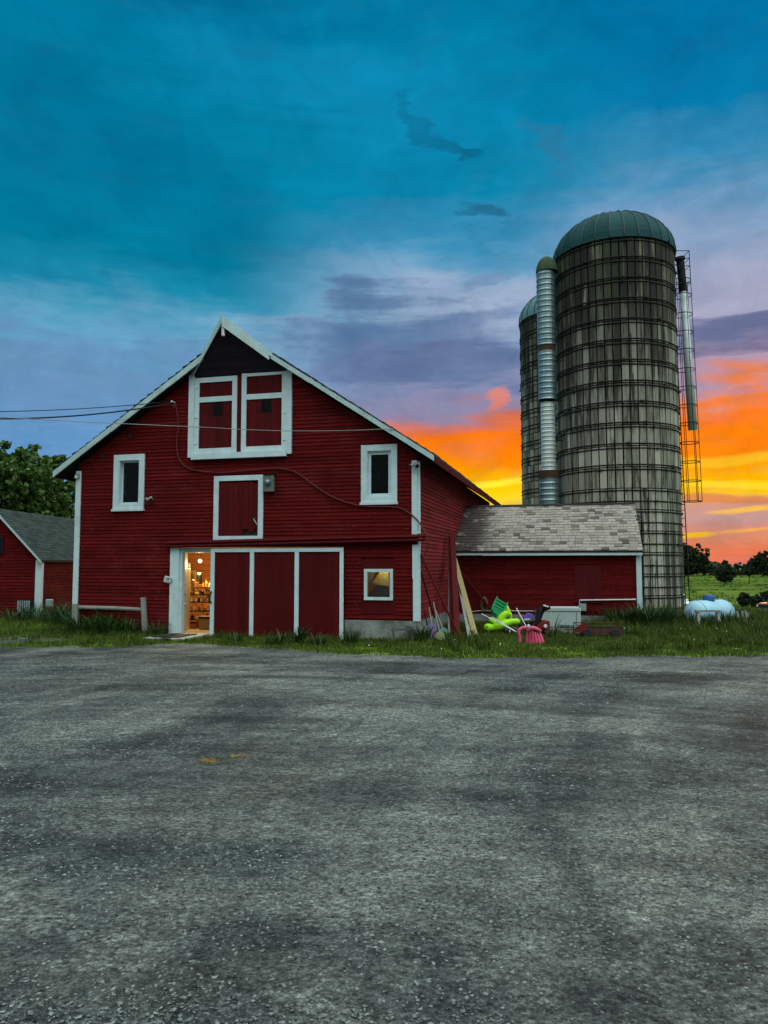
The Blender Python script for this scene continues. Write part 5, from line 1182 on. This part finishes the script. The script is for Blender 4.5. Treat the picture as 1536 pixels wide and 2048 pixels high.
mb = MB(); x1_ = po[3][0]; mb.box(x1_-.11, x1_-.10, -.006, -.001, .1, lz-.02); mb.box(-.40, x1_-.11, -.006, -.001, .155, .163); mb.build('panel_seam', iron, gen)
mb = MB(); xs0 = gq(*c4(620, 545)); mb.box(xs0[0], x1_-.02, -.007, -.001, xs0[1]-.008, xs0[1]+.012); mb.build('red_stripe', machred, gen)
tcu = bpy.data.curves.new('lettering', 'FONT'); tcu.body = 'GENERAC'; tcu.size = .105; tcu.extrude = .002; tcu.align_x = 'CENTER'; tcu.offset = .002
tob = bpy.data.objects.new('lettering_source', tcu); tme = bpy.data.meshes.new_from_object(tob); bpy.data.objects.remove(tob); tme.materials.clear()
to = bpy.data.objects.new('lettering', tme); COL.objects.link(to); to.parent = gen; lx, lzz = gq(*c4(652, 530)); to.location = (lx, -.004, lzz); to.rotation_euler = (R(90), 0, 0); to.scale = (.92, 1, 1); tme.materials.append(black)
# gray junction box, conduit
x, z = fw(1166, 1222, EY-.03); t = thing('junction_box', 'grey junction box on the extension wall right of the generator', 'junction box', bw(x, EY-.03, z), -ANG)
mb = MB(); mb.box(-.095, .09, -.10, 0, 0, .20); mb.build('box_body', greybox, t, bevel=.01); mb = MB(); mb.box(-.08, .075, -.112, -.102, .02, .18); mb.build('lid', greybox, t)
P = [lb(fwp(x, y, EY-.05)) for x, y in ((1159, 1213), (1159, 1200.5), (1272, 1199))]; mb = MB(); mb.tube(P, .02, 8); mb.tube([P[0], P[0]+Vector((-.05, 0, -.005))], .018, 8); tag(mb.build('conduit', white, None, BARN, top=True), 'white conduit bent along the extension wall above the junction box', 'conduit')
x, z = fw(1148, 1216, EY-.1); t = MB(); t.ball((x, EY-.15, z), .05, .05, .06); t.ball((x+.07, EY-.15, z), .04); t.tube([(x, EY-.15, z), (x+.07, EY-.15, z), (x+.1, EY-.05, z)], .02, 6); tag(t.build('gas_regulator', iron, None, BARN, smooth=True, top=True), 'dark round gas regulator on the wall behind the generator', 'regulator')
# rusty crate / cart
cy_ = 17.9; p0 = dep(1153, 1262, cy_); p1 = dep(1238, 1262, cy_); cw = p1.x-p0.x; ztop_ = dep(1200, 1249, cy_).z
t = thing('garden_cart', 'low rusty slatted garden cart standing in the grass by the generator', 'cart', Vector(((p0.x+p1.x)/2, cy_, 0)), 0)
mb = MB(); h2 = cw/2
mb.tube([(-h2, -.3, ztop_-.02), (h2, -.3, ztop_-.03), (h2, .3, ztop_+.02), (-h2, .3, ztop_+.02), (-h2, -.3, ztop_-.02)], .012, 6)
for i in range(7):
    for dy in (-.3, .3): mb.tube([(-h2+cw*i/6, dy, .1), (-h2+cw*i/6, dy, ztop_-.01)], .009, 5)
mb.build('cart_rail', rust, t)
mb = MB(); mb.box(-h2, h2, -.3, -.275, .06, .16); mb.box(-h2, h2, .275, .3, .06, .16); mb.box(-h2, h2, -.27, .27, .06, .08); mb.box(-h2, h2, -.298, -.28, .19, .26); mb.build('cart_bed', rust, t)
for sx_ in (-h2+.16, h2-.2):
    for sy_ in (-.35, .35): mb = MB(); mb.lathe([(0, -.03), (.10, -.03), (.11, 0), (.10, .03), (0, .03)], 16, (sx_, sy_, .11), Matrix.Rotation(R(90), 4, 'X')); mb.build('wheel', rubber, t)
mb = MB(); mb.box(-h2-.03, -h2+.17, -.33, -.305, .12, ztop_+.02); mb.build('cart_panel', machred, t)
# red lid in grass near the silo
p = dep(1348, 1241, 22.5); mb = MB(); mb.lathe([(0, .07), (.12, .065), (.15, .03), (.155, 0), (0, 0)], 20, (p.x, 22.5, p.z-.05)); mb.v = [(x, y, z) for x, y, z in mb.v]; tag(mb.build('plastic_lid', pmat('faded_red', (0.32, .05, .05), .6), None, smooth=True, top=True), 'faded red plastic lid in weeds at the silo foot', 'lid')

# ------------------------------------------------------------------ propane tank, sawhorse, rails
TYP = 20.3; tk0 = dep(1420, 1230, TYP); tank = thing('propane_tank', 'light blue propane tank with dark blue dome cover beside the silo', 'propane tank', (tk0.x+.12, TYP+.3, 0), R(30))
Rt, Lh, zt_ = .34, .56, .40
prof = [(0, -Lh-Rt*.75)] + [(Rt*math.sin(t), -Lh-Rt*.75*math.cos(t)) for t in np.linspace(.2, math.pi/2, 8)] + [(Rt, 0), (Rt, Lh)] + [(Rt*math.cos(t), Lh+Rt*.75*math.sin(t)) for t in np.linspace(.2, math.pi/2-.2, 7)] + [(0, Lh+Rt*.75)]
mb = MB(); mb.lathe(prof, 32, (0, 0, zt_), Matrix.Rotation(R(90), 4, 'Y')); tb = mb.build('tank_body', tankblue, tank, smooth=True)
mb = MB()
for xx in (-Lh, Lh): mb.lathe([(Rt+.001, -.012), (Rt+.006, 0), (Rt+.001, .012)], 32, (xx, 0, zt_), Matrix.Rotation(R(90), 4, 'Y'))
mb.build('weld_seam', pmat('seam_blue', (0.05, .14, .2), .5), tank)
mb = MB(); mb.lathe([(.155, Rt+zt_-.04), (.155, Rt+zt_+.10), (.14, Rt+zt_+.13), (.07, Rt+zt_+.15), (0, Rt+zt_+.153)], 24, (-.02, 0, 0)); mb.build('valve_dome', domeblue, tank, smooth=True)
for xx in (-.4, .4): mb = MB(); mb.box(xx-.05, xx+.05, -.24, .24, -.02, zt_-Rt+.08); mb.build('leg', iron, tank)
mb = MB(); mb.tube([(.42, 0, zt_+Rt-.01), (.42, 0, zt_+Rt+.035)], .014, 6); mb.tube([(-.45, 0, zt_+Rt-.01), (-.45, 0, zt_+Rt+.035)], .014, 6); mb.build('lifting_lug', tankblue, tank)
SYD = 19.4; a = dep(1392, 1221, SYD); b_ = dep(1438, 1221, SYD); t = thing('sawhorse', 'grey wooden sawhorse standing in front of the blue tank', 'sawhorse', ((a.x+b_.x)/2, SYD, 0), 0); hw2 = (b_.x-a.x)/2; zt2 = a.z
mb = MB(); mb.box(-hw2-.02, hw2+.02, -.05, .05, zt2-.04, zt2+.01); mb.build('top_rail', greywood, t)
for sx_ in (-1, 1):
    for sy_ in (-1, 1): mb = MB(); mb.beam((sx_*(hw2-.04), sy_*.02, zt2-.045), (sx_*(hw2-.03), sy_*.17, -.02), .07, .03); mb.build('leg', greywood, t)
G_ = 'old fence stakes right of the tank'
for k_, (xa, ya_, xb, yb_) in enumerate(((1474, 1222, 1480, 1243), (1484, 1222, 1491, 1242), (1490, 1221, 1494, 1233), (1494, 1222, 1496, 1236))):
    A = dep(xa, ya_, 20.6+.2*k_); B_ = dep(xb, yb_, 20.5+.2*k_); B_.z = -.02 if B_.z > .0 else B_.z
    stick('stake', A, B_, .05, .03, greywood, ('first slanting grey stake right of the blue tank', 'second and longer slanting stake right of the blue tank', 'third stake from the tank, thin and slanting', 'rightmost pale stake of the row beside the tank')[k_], 'stake', G_)
stick('stake_rail', dep(1460, 1220.5, 20.7), dep(1497, 1221.5, 21.2), .05, .03, darkwood, 'dark rail laid across the stakes beside the tank', 'rail')

# vehicles far right
def car(name, P, rot, col, label, cat, grille=True, van=False):
    t = thing(name, label, cat, P, rot); m = pmat(name+'_paint', col, .3, spec=.5)
    L, Wd, Hh = 4.9, 1.85, (1.95 if van else 1.75)
    body = [(-L/2, .35), (-L/2, 1.0), (-L/2+.25, 1.08), (-L/2+1.25, 1.13), (-L/2+1.95, Hh), (L/2-.9, Hh), (L/2-.15, 1.1), (L/2, 1.0), (L/2, .4)]
    mb = MB(); mb.prism([(a, b_) for a, b_ in body], 'y', -Wd/2, Wd/2); mb.build('body', m, t, bevel=.07)
    mb = MB(); mb.add([(-L/2+1.28, -Wd/2+.14, 1.2), (-L/2+1.28, Wd/2-.14, 1.2), (-L/2+1.86, Wd/2-.2, Hh-.1), (-L/2+1.86, -Wd/2+.2, Hh-.1)], [(0, 1, 2, 3)]); mb.v = [(x-.05, y, z+.03) for x, y, z in mb.v]; mb.build('windscreen', black, t)
    mb = MB(); mb.box(-L/2-.03, -L/2-.001, -Wd/2+.2, Wd/2-.2, .62, .92); mb.build('grille', black, t)
    mb = MB(); mb.box(-L/2-.08, -L/2-.002, -Wd/2+.02, Wd/2-.02, .38, .56); mb.build('bumper', galv if grille else m, t)
    for sy_ in (-1, 1):
        mb = MB(); mb.box(-L/2-.04, -L/2-.001, sy_*(Wd/2-.1)-.12, sy_*(Wd/2-.1)+.08, .72, .92); mb.build('headlight', white, t)
        mb = MB(); mb.ball((-L/2+1.6, sy_*(Wd/2+.12), 1.16), .08, .13, .1); mb.build('mirror', m if not grille else black, t)
        for xx in (-L/2+.95, L/2-1.0):
            mb = MB(); mb.lathe([(0, -.11), (.28, -.11), (.36, -.08), (.36, .08), (.28, .11), (0, .11)], 18, (xx, sy_*(Wd/2-.1), .36), Matrix.Rotation(R(90), 4, 'X')); mb.build('wheel', rubber, t)
    return t
Yt = 74.0; P = dep(1571, 1222, Yt); car('pickup_truck', (P.x, Yt+.5, terr(Yt)-.05), R(22), (0.22, .035, .03), 'dark red pickup truck parked far off at the right edge', 'truck')
Yt = 62.0; P = dep(1378, 1230, Yt); car('white_van', (P.x-1.05, Yt+1.2, terr(Yt)-.02), R(90), (0.75, .76, .76), 'white van mostly hidden behind the nearer silo, mirror showing', 'van', False, True)

# ------------------------------------------------------------------ fence at the left, plants
P1 = grp(291, 1268); t = thing('fence', 'old grey post and rail fence before the barn left end', 'fence', P1, 0)
Pl = dep(151, 1262, 18.95); Pl.z = 0; rel = Pl-P1
mb = MB(); mb.beam((0.0, 0, -.1), (-.07, 0, .90), .12, .12, w2=.11, t2=.11); mb.build('post', greywood, t)
mb = MB(); mb.beam((rel.x, rel.y, -.1), (rel.x-.02, rel.y, .72), .13, .12); mb.build('post', greywood, t)
za_ = dep(285, 1220, P1.y).z; zb_ = dep(160, 1215, Pl.y).z
mb = MB(); mb.tube([(0, .08, za_), (rel.x*.5, rel.y*.5+.08, (za_+zb_)/2+.01), (rel.x, rel.y+.08, zb_)], .05, 8); mb.build('rail', greywood, t)
zc_ = dep(280, 1255, P1.y).z; mb = MB(); mb.tube([(-.05, .1, zc_), (-.85, .45, zc_-.0)], .035, 8); mb.build('rail', greywood, t)
def strap(base, dirn, L, w0, bend, n=6):
    """curved leaf blade; returns verts, faces (np)"""
    pts = []; d = np.array([dirn[0], dirn[1], 0.]); up = np.array([0, 0, 1.]); side = np.array([-dirn[1], dirn[0], 0.])
    p = np.array(base, float); ang = 1.45
    for i in range(n+1):
        t = i/n; ww = w0*(1-t**2)*(0.6+.8*t if t < .5 else 1.0)
        pts += [p-side*ww/2, p+side*ww/2]
        p = p + (d*math.cos(ang)+up*math.sin(ang))*L/n; ang -= bend/n
    return pts
weedm = pmat('weed_leaves', (0.026, 0.056, 0.010), .6, island=.6, transl=.2)
def plant(P, n, L, spread, label, name='daylily', w0=.03, bend=2.0, group='leafy clumps along the barn foot', mat=None):
    V = []; Fc = []
    for i in range(n):
        a = random.uniform(0, 6.28); r_ = spread*math.sqrt(random.random()); d = (math.cos(a+random.uniform(-.5, .5)), math.sin(a+random.uniform(-.5, .5)))
        pts = strap((r_*math.cos(a), r_*math.sin(a), 0), d, L*random.uniform(.6, 1.1), w0*random.uniform(.7, 1.2), bend*random.uniform(.5, 1.2)); o = len(V); V += pts
        for k in range(6): Fc.append((o+2*k, o+2*k+1, o+2*k+3, o+2*k+2))
    o = np_mesh(name, V, [4]*len(Fc), Fc, mat or lily, loc=P); return tag(o, label, 'plant', group)
pls = [(70, 1240, 90, .75, .35, 'leafy clump nearest the shed corner, dark and spreading'), (100, 1246, 90, .65, .35, 'low clump between the shed corner and barn corner'), (128, 1252, 140, .95, .32, 'tallest bright clump right at the barn left corner board'), (160, 1256, 120, .85, .3, 'clump under the left end of the fence rail'),
       (190, 1258, 110, .8, .3, 'clump below the middle left of the fence rail'), (222, 1261, 90, .75, .3, 'clump below the middle of the fence rail'), (252, 1263, 70, .6, .28, 'clump below the fence rail nearing the right post'), (310, 1266, 50, .5, .2, 'small clump between the fence post and door jamb'), (35, 1242, 70, .5, .4, 'low leafy clump before the shed gable wall')]
for px, py, n, L, spd, lab in pls:
    Pq = grp(px, py) if px < 145 else bw(fw(px, py, -.4)[0], -.4, 0)
    plant(Pq, n, L, spd, lab)
for px, py, n, L, spd, lab in ((1098, 1278, 10, .30, .10, 'weed clump before the generator lettering'), (1108, 1276, 7, .60, .04, 'tall thin weed in front of the generator'), (1300, 1262, 170, .62, .42, 'dense weeds at the extension right corner'), (1330, 1256, 150, .5, .5, 'dense weeds against the silo foot'), (1250, 1259, 140, .55, .4, 'tall weeds along the extension wall behind the cart'), (1205, 1253, 90, .5, .35, 'tall weeds under the white conduit'),
                              (1380, 1258, 130, .42, .45, 'dark weeds between the silo and sawhorse'), (1412, 1262, 110, .34, .45, 'dark weeds under the sawhorse'), (1452, 1258, 120, .42, .4, 'weeds right of the sawhorse below the tank'), (1492, 1252, 90, .36, .45, 'weeds around the stakes beside the drive'),
                              (470, 1285, 26, .25, .15, 'small weed tuft at the left panel of the sliding door'), (560, 1290, 50, .35, .25, 'weed tuft against the middle of the sliding door'), (598, 1288, 45, .42, .12, 'upright weed tuft at the second white door strip'), (640, 1292, 34, .28, .2, 'low weed tuft at the right panel of the sliding door'), (700, 1287, 40, .35, .15, 'weed tuft at the foundation beside the sliding door'), (845, 1284, 60, .45, .25, 'weeds at the barn right corner by the tools')):
    plant(grp(px, py), int(n*(1.6 if px > 1190 else 1.2)), L*(1.45 if px > 1190 else 1.1), spd, lab, 'weed_clump', .034, 1.4, 'weed clumps in the yard grass', weedm)

# ------------------------------------------------------------------ grass blades
def in_build(x, y):
    dx_, dy_ = x-ORG.x, y-ORG.y; u = dx_*U.x+dy_*U.y; v = dx_*N.x+dy_*N.y
    return ((u > XL-.02) & (u < .02) & (v > -.03)) | ((u >= 0) & (u < EX1+.02) & (v > EY-.04) & (v < EY+5.2)) | ((u > -6.2) & (u < -5.0) & (v > -1.25) & (v < .1))
def blades(n, xr, yr, hf, name=None, keep=None, wd=.012):
    x = rng.uniform(*xr, n); y = rng.uniform(*yr, n)
    ok = (~in_build(x, y)) & (y > edge(x)+.24*hnoise(x, 1.3, 1.0)-.35*rng.random(n)**3)
    ok &= ~(((x+9.7)/2.7)**2+((y-17.0)/.68)**2 < 1) | (rng.random(n) < .08)
    ok &= ~(((x-15.3)/4.0)**2+((y-22.9)/1.5)**2 < 1)
    if keep is not None: ok &= keep(x, y)
    x, y = x[ok], y[ok]; n = len(x); h = hf(x, y)*(0.55+.75*rng.random(n)); a = rng.random(n)*6.28; ln = h*(.15+.55*rng.random(n)); b = rng.random(n)*6.28
    w_ = wd*(.6+.8*rng.random(n)); cx_, sx_ = np.cos(a)*w_/2, np.sin(a)*w_/2; z = np.interp(y, TY, TZ)
    mx_, my_ = x+np.cos(b)*ln*.35, y+np.sin(b)*ln*.35
    V = np.stack([np.stack([x-cx_, y-sx_, z], -1), np.stack([x+cx_, y+sx_, z], -1), np.stack([mx_+cx_*.8, my_+sx_*.8, z+h*.6], -1), np.stack([mx_-cx_*.8, my_-sx_*.8, z+h*.6], -1), np.stack([x+np.cos(b)*ln, y+np.sin(b)*ln, z+h], -1)], 1).reshape(-1, 3)
    return V, n
def h_mown(x, y): return .04+.05*np.clip(hnoise(x+y*.7, .8, 2.)*hnoise(y-x*.4, 1.1, 5.)+.4, 0, 1)
def clumpk(s=1.0, thr=-.2): return lambda x, y: (hnoise(x+.3*y, 1.6*s, 3.)+hnoise(y*1.7-.4*x, 1.9*s, 7.)) > thr-rng.random(len(x))*.9
def lbv(x, y): return (x-ORG.x)*N.x+(y-ORG.y)*N.y
def tufts(nc, per, xr, yr, h):
    cx_, cy_ = rng.uniform(*xr, nc), rng.uniform(*yr, nc); sc = .5+.8*rng.random(nc)
    X = np.repeat(cx_, per)+rng.normal(size=nc*per)*.07*np.repeat(sc, per); Y = np.repeat(cy_, per)+rng.normal(size=nc*per)*.06*np.repeat(sc, per); H_ = np.repeat(sc, per)*h*(.5+.7*rng.random(nc*per))
    ok = ~in_build(X, Y) & (Y > edge(X)+.35) & ~((X > 2.2) & (X < 5.9) & (Y > 14.9) & (Y < 18.6)); X, Y, H_ = X[ok], Y[ok], H_[ok]; n = len(X); a, b = rng.random(n)*6.28, rng.random(n)*6.28; ln = H_*(.2+.6*rng.random(n)); w_ = .013*(.6+.8*rng.random(n)); c, s_ = np.cos(a)*w_/2, np.sin(a)*w_/2; z = np.interp(Y, TY, TZ); mx_, my_ = X+np.cos(b)*ln*.35, Y+np.sin(b)*ln*.35
    return np.stack([np.stack([X-c, Y-s_, z], -1), np.stack([X+c, Y+s_, z], -1), np.stack([mx_+c*.8, my_+s_*.8, z+H_*.6], -1), np.stack([mx_-c*.8, my_-s_*.8, z+H_*.6], -1), np.stack([X+np.cos(b)*ln, Y+np.sin(b)*ln, z+H_], -1)], 1).reshape(-1, 3), n
parts = [blades(170000, (-14, 13), (13.4, 20), h_mown, keep=clumpk()),
         blades(60000, (-16, 16), (18, 26.5), lambda x, y: .10+.06*rng.random(len(x)), keep=clumpk()),
         blades(46000, (1.0, 8.0), (14.6, 21.6), lambda x, y: .045+.03*np.clip((lbv(x, y)-.5)/2.0, 0, 1)+.24*np.clip((lbv(x, y)-2.4)/1.6, 0, 1)*np.clip((x-4.6)/1.2, .25, 1), keep=lambda x, y: lbv(x, y) > -.6+rng.random(len(x))*1.6),
         blades(34000, (5.6, 13.0), (18.6, 25.8), lambda x, y: .14+.20*np.clip(hnoise(x+y, 1.2, 1.)+.4, 0, 1), keep=clumpk(1, .0)),
         tufts(420, 60, (1.2, 12.8), (14.7, 22), .22), tufts(130, 50, (-9.5, 1.2), (15.6, 20), .15),
         blades(9000, (-8.5, 2.0), (15.9, 21.5), lambda x, y: .10+.10*rng.random(len(x)), keep=lambda x, y: (lbv(x, y) > -.45))]
V = np.concatenate([p[0] for p in parts]); n = sum(p[1] for p in parts); bi = np.arange(n)*5
quads = np.stack([bi, bi+1, bi+2, bi+3], 1); tris = np.stack([bi+3, bi+2, bi+4], 1)
fl = np.concatenate([quads.ravel(), tris.ravel()]); fn = np.concatenate([np.full(n, 4), np.full(n, 3)])
tag(np_mesh('grass', V, fn, fl, grassm), kind='stuff')
# clover heads
nf = 70; x = rng.uniform(-6, 12.5, nf); y = rng.uniform(13.9, 21, nf); ok = ~in_build(x, y) & (y > edge(x)+.1) & ((x > 1.0) | (rng.random(nf) < .3)); x, y = x[ok], y[ok]
mb = MB()
for a, b_ in zip(x, y): h = random.uniform(.08, .26) if a > 1 else random.uniform(.05, .1); r_ = random.uniform(.010, .022); mb.lathe([(0, -r_), (r_, 0), (0, r_)], 5, (a, b_, h))
tag(mb.build('clover_flowers', flowerm, None), kind='stuff')

# ------------------------------------------------------------------ trees
def leaf_mesh(name, cents, rad, nper, size, mat, parent, flat=.8):
    n = len(cents)*nper; c = np.repeat(np.asarray(cents), nper, 0); rr = np.repeat(np.asarray(rad), nper)
    d = rng.normal(size=(n, 3)); d /= np.linalg.norm(d, axis=1)[:, None]; q = c + d*(rr*rng.random(n)**.45)[:, None]*np.array([1, 1, flat])
    nrm = rng.normal(size=(n, 3)); nrm[:, 2] += .7; nrm /= np.linalg.norm(nrm, axis=1)[:, None]
    a = np.cross(nrm, rng.normal(size=(n, 3))); a /= np.linalg.norm(a, axis=1)[:, None]; b = np.cross(nrm, a); s = size*(.55+.8*rng.random(n))[:, None]
    V = np.stack([q-a*s*.5, q+b*s*.38, q+a*s*.55-nrm*s*.12, q-b*s*.38], 1).reshape(-1, 3); f = np.arange(n*4).reshape(n, 4)
    return np_mesh(name, V, np.full(n, 4), f, mat, parent)
def tree(P, H, Wd, label, nclump, nper, size, mat=leafm, name='tree', group=None, trunk_h=.3, crown_lo=.22, lobes=7, rmul=1.0):
    t = thing(name, label, 'tree', P, random.uniform(0, 6), group)
    mb = MB(); r0_ = H*.022; top = Vector((random.uniform(-.1, .1)*Wd, random.uniform(-.1, .1)*Wd, H*.78))
    mb.tube([(0, 0, -.2), (top.x*.2, top.y*.2, H*trunk_h*.5), (top.x*.5, top.y*.5, H*.5), top], [r0_*1.3, r0_, r0_*.65, r0_*.15], 9)
    lc = []
    for i in range(lobes):
        a = 6.28*i/lobes+random.uniform(-.4, .4); e = random.uniform(.45, .95); z = H*random.uniform(crown_lo+.14, .82); rr = Wd*.5*random.uniform(.35, .62)*(1.1-.55*abs(z/H-.5))
        lc.append((Vector((math.cos(a)*rr, math.sin(a)*rr, z)), Wd*random.uniform(.17, .27)*rmul)); b0 = Vector((top.x*.4, top.y*.4, H*random.uniform(.22, .5)))
        mb.tube([b0, b0.lerp(lc[-1][0], .5)+Vector((0, 0, .03*H)), lc[-1][0]], [r0_*.5, r0_*.3, r0_*.08], 6)
    lc.append((Vector((top.x, top.y, H*.84)), Wd*.2*rmul)); lc.append((Vector((0, 0, H*.55)), Wd*.3*rmul))
    mb.build('trunk', bark, t, smooth=True)
    cs = []; rs = []
    for i in range(nclump):
        c, r_ = random.choice(lc); d = Vector(rng.normal(size=3)); d.normalize(); k = random.random()**.4
        cs.append(c+Vector((d.x*r_*k*1.15, d.y*r_*k*1.15, d.z*r_*k*.95))); rs.append(Wd*random.uniform(.035, .075))
    leaf_mesh('crown', cs, rs, nper, size, mat, t); return t
random.seed(21)
G_ = 'trees behind the left shed'
def px_tree(pxc, pytop, Y, wpx, label, *a, **k):
    P = dep(pxc, pytop, Y); z = terr(Y); return tree((P.x, Y, z), P.z-z, wpx/F*Y, label, *a, **k)
px_tree(20, 868, 38, 250, 'big leafy maple rising behind the left shed roof', 520, 60, .24, group=G_, lobes=11, crown_lo=.1)
px_tree(98, 884, 42, 160, 'narrower maple beside the big one, nearest the barn', 330, 55, .24, group=G_, lobes=8, crown_lo=.05)
px_tree(-110, 850, 40, 240, 'maple left of the big one, mostly out of the frame', 260, 50, .26, group=G_)
G_ = 'far trees across the meadow'
px_tree(1370, 1092, 195, 86, 'largest dark far tree just right of the silo', 220, 34, .6, leaff, 'tree', G_, crown_lo=.02, lobes=9)
px_tree(1404, 1120, 205, 40, 'small far tree beside the large dark one', 70, 34, .55, leaff, 'tree', G_, crown_lo=.02)
px_tree(1428, 1126, 215, 44, 'pale green far tree left of the round bush', 80, 34, .55, leafp, 'tree', G_, crown_lo=.02)
px_tree(1452, 1120, 210, 30, 'far tree showing above the round bush', 70, 34, .55, leaff, 'tree', G_, crown_lo=.02)
px_tree(1474, 1128, 220, 34, 'low far tree right of the round bush', 60, 34, .55, leaff, 'tree', G_, crown_lo=.02)
px_tree(1524, 1104, 190, 62, 'tall open far tree at the right edge', 150, 30, .55, leaff, 'tree', G_, crown_lo=.05, lobes=9)
px_tree(1500, 1132, 215, 40, 'low far tree behind the thin trunked sapling', 70, 30, .55, leaff, 'tree', G_, crown_lo=.02)
px_tree(1550, 1118, 200, 60, 'far tree beyond the right frame edge', 90, 30, .55, leaff, 'tree', G_, crown_lo=.02)
px_tree(1340, 1112, 205, 70, 'far tree hidden behind the silo', 90, 30, .55, leaff, 'tree', G_, crown_lo=.02)
px_tree(1497, 1128, 148, 26, 'thin trunked sapling alone in the meadow', 70, 16, .45, leaff, 'sapling', G_, crown_lo=.35)
def bush(px0, px1, pyt, pyb, Y, label, mat, n=160, nper=16, size=.5, name='bush', group=None):
    a, b_ = dep(px0, pyb, Y), dep(px1, pyt, Y); wd = b_.x-a.x; z0 = terr(Y); h = b_.z-z0
    t = thing(name, label, 'bush', ((a.x+b_.x)/2, Y, z0), 0, group)
    mb = MB(); 
    for i in range(5): aa = i*1.3; mb.tube([(0, 0, -.1), (math.cos(aa)*wd*.2, math.sin(aa)*wd*.2, h*.7)], [.05*h, .015*h], 5)
    mb.build('stem', bark, t)
    cs = []; rs = []
    for i in range(n):
        d = Vector(rng.normal(size=3)); d.normalize(); k = random.random()**.35; cs.append((d.x*wd*.44*k, d.y*wd*.44*k, max(.08*h, h*.47+d.z*h*.45*k))); rs.append(min(wd, h)*random.uniform(.07, .15))
    leaf_mesh('crown', cs, rs, nper, size, mat, t); return t
bush(1430, 1470, 1127, 1163, 150, 'round dark bush standing alone in the meadow', leaff, 260, 30, .3)
G_ = 'bushes by the drive'
bush(1476, 1502, 1182, 1206, 84, 'left bush of the group above the drive', leaff, 130, 26, .2, group=G_)
bush(1496, 1530, 1188, 1210, 82, 'middle bush of the group above the drive', leaff, 130, 26, .2, group=G_)
bush(1520, 1560, 1180, 1207, 88, 'right bush of the group above the drive', leaff, 150, 26, .2, group=G_)
cs = []; rs = []
for i in range(700):
    Y_ = 78+120*random.random()**1.3; px = random.uniform(1330, 1600); X_ = (px-CX)/F*Y_
    if hnoise(np.array([Y_]), .35, 2.)[0]+hnoise(np.array([X_]), .12, 4.)[0]*.6 < -.1: continue
    cs.append((X_, Y_, terr(Y_)+.12)); rs.append(random.uniform(.3, 1.3))
mt = leaf_mesh('meadow_tufts', cs, rs, 12, .26, pmat('meadow_tuft', (0.085, .14, .012), .8, island=.4, transl=.2), None, .16); tag(mt, kind='stuff')
# far hedgerow that reads as one mass
cs = []; rs = []
for i in range(900):
    Y_ = random.uniform(206, 216); px = random.uniform(1290, 1640); X_ = (px-CX)/F*Y_; h = random.uniform(.3, 1)*(2.2+1.2*math.sin(px*.05)+.8*math.sin(px*.13+1)); cs.append((X_, Y_, -1.0+h)); rs.append(random.uniform(.5, 1.1))
tag(leaf_mesh('hedgerow', cs, rs, 24, .6, leaff, None), kind='stuff')
# distant hills
mb = MB(); n = 60; prev = None; vs = []
for i in range(n+1):
    a = R(-75+150*i/n); r_ = 1500; h = 6+9*max(0, math.sin(i*.55+1.2))+5*math.sin(i*1.7); vs += [(r_*math.sin(a), r_*math.cos(a), -8), (r_*1.1*math.sin(a), r_*1.1*math.cos(a), max(2, h)), (r_*1.5*math.sin(a), r_*1.5*math.cos(a), -8)]
mb.add(vs, [(3*i+j, 3*i+3+j, 3*i+4+j, 3*i+1+j) for i in range(n) for j in (0, 1)]); tag(mb.build('hills', hillm, None, smooth=True), kind='structure')

# ------------------------------------------------------------------ bits on the gravel
p = grp(708, 1425, .02); mb = MB(); mb.beam((p.x-.055, p.y, .035), (p.x+.06, p.y+.02, .04), .05, .02); tag(mb.build('wood_scrap', greywood, None, top=True), 'small pale scrap of wood lying on the gravel', 'wood scrap')
for (px, py, n, spread, lab) in ((418, 1525, 40, .042, 'larger patch of orange straw on the gravel'), (476, 1516, 22, .032, 'smaller patch of orange straw right of the larger')):
    p = grp(px, py, .02); mb = MB()
    for i in range(n):
        a = random.uniform(0, 6.28); c = Vector((p.x+random.gauss(0, spread), p.y+random.gauss(0, spread*.7), .03+random.random()*.012)); d = Vector((math.cos(a), math.sin(a), random.uniform(-.1, .1)))*random.uniform(.012, .04); mb.tube([c-d, c+d], .003, 4)
    tag(mb.build('straw', flowery, None, top=True), lab, 'straw')
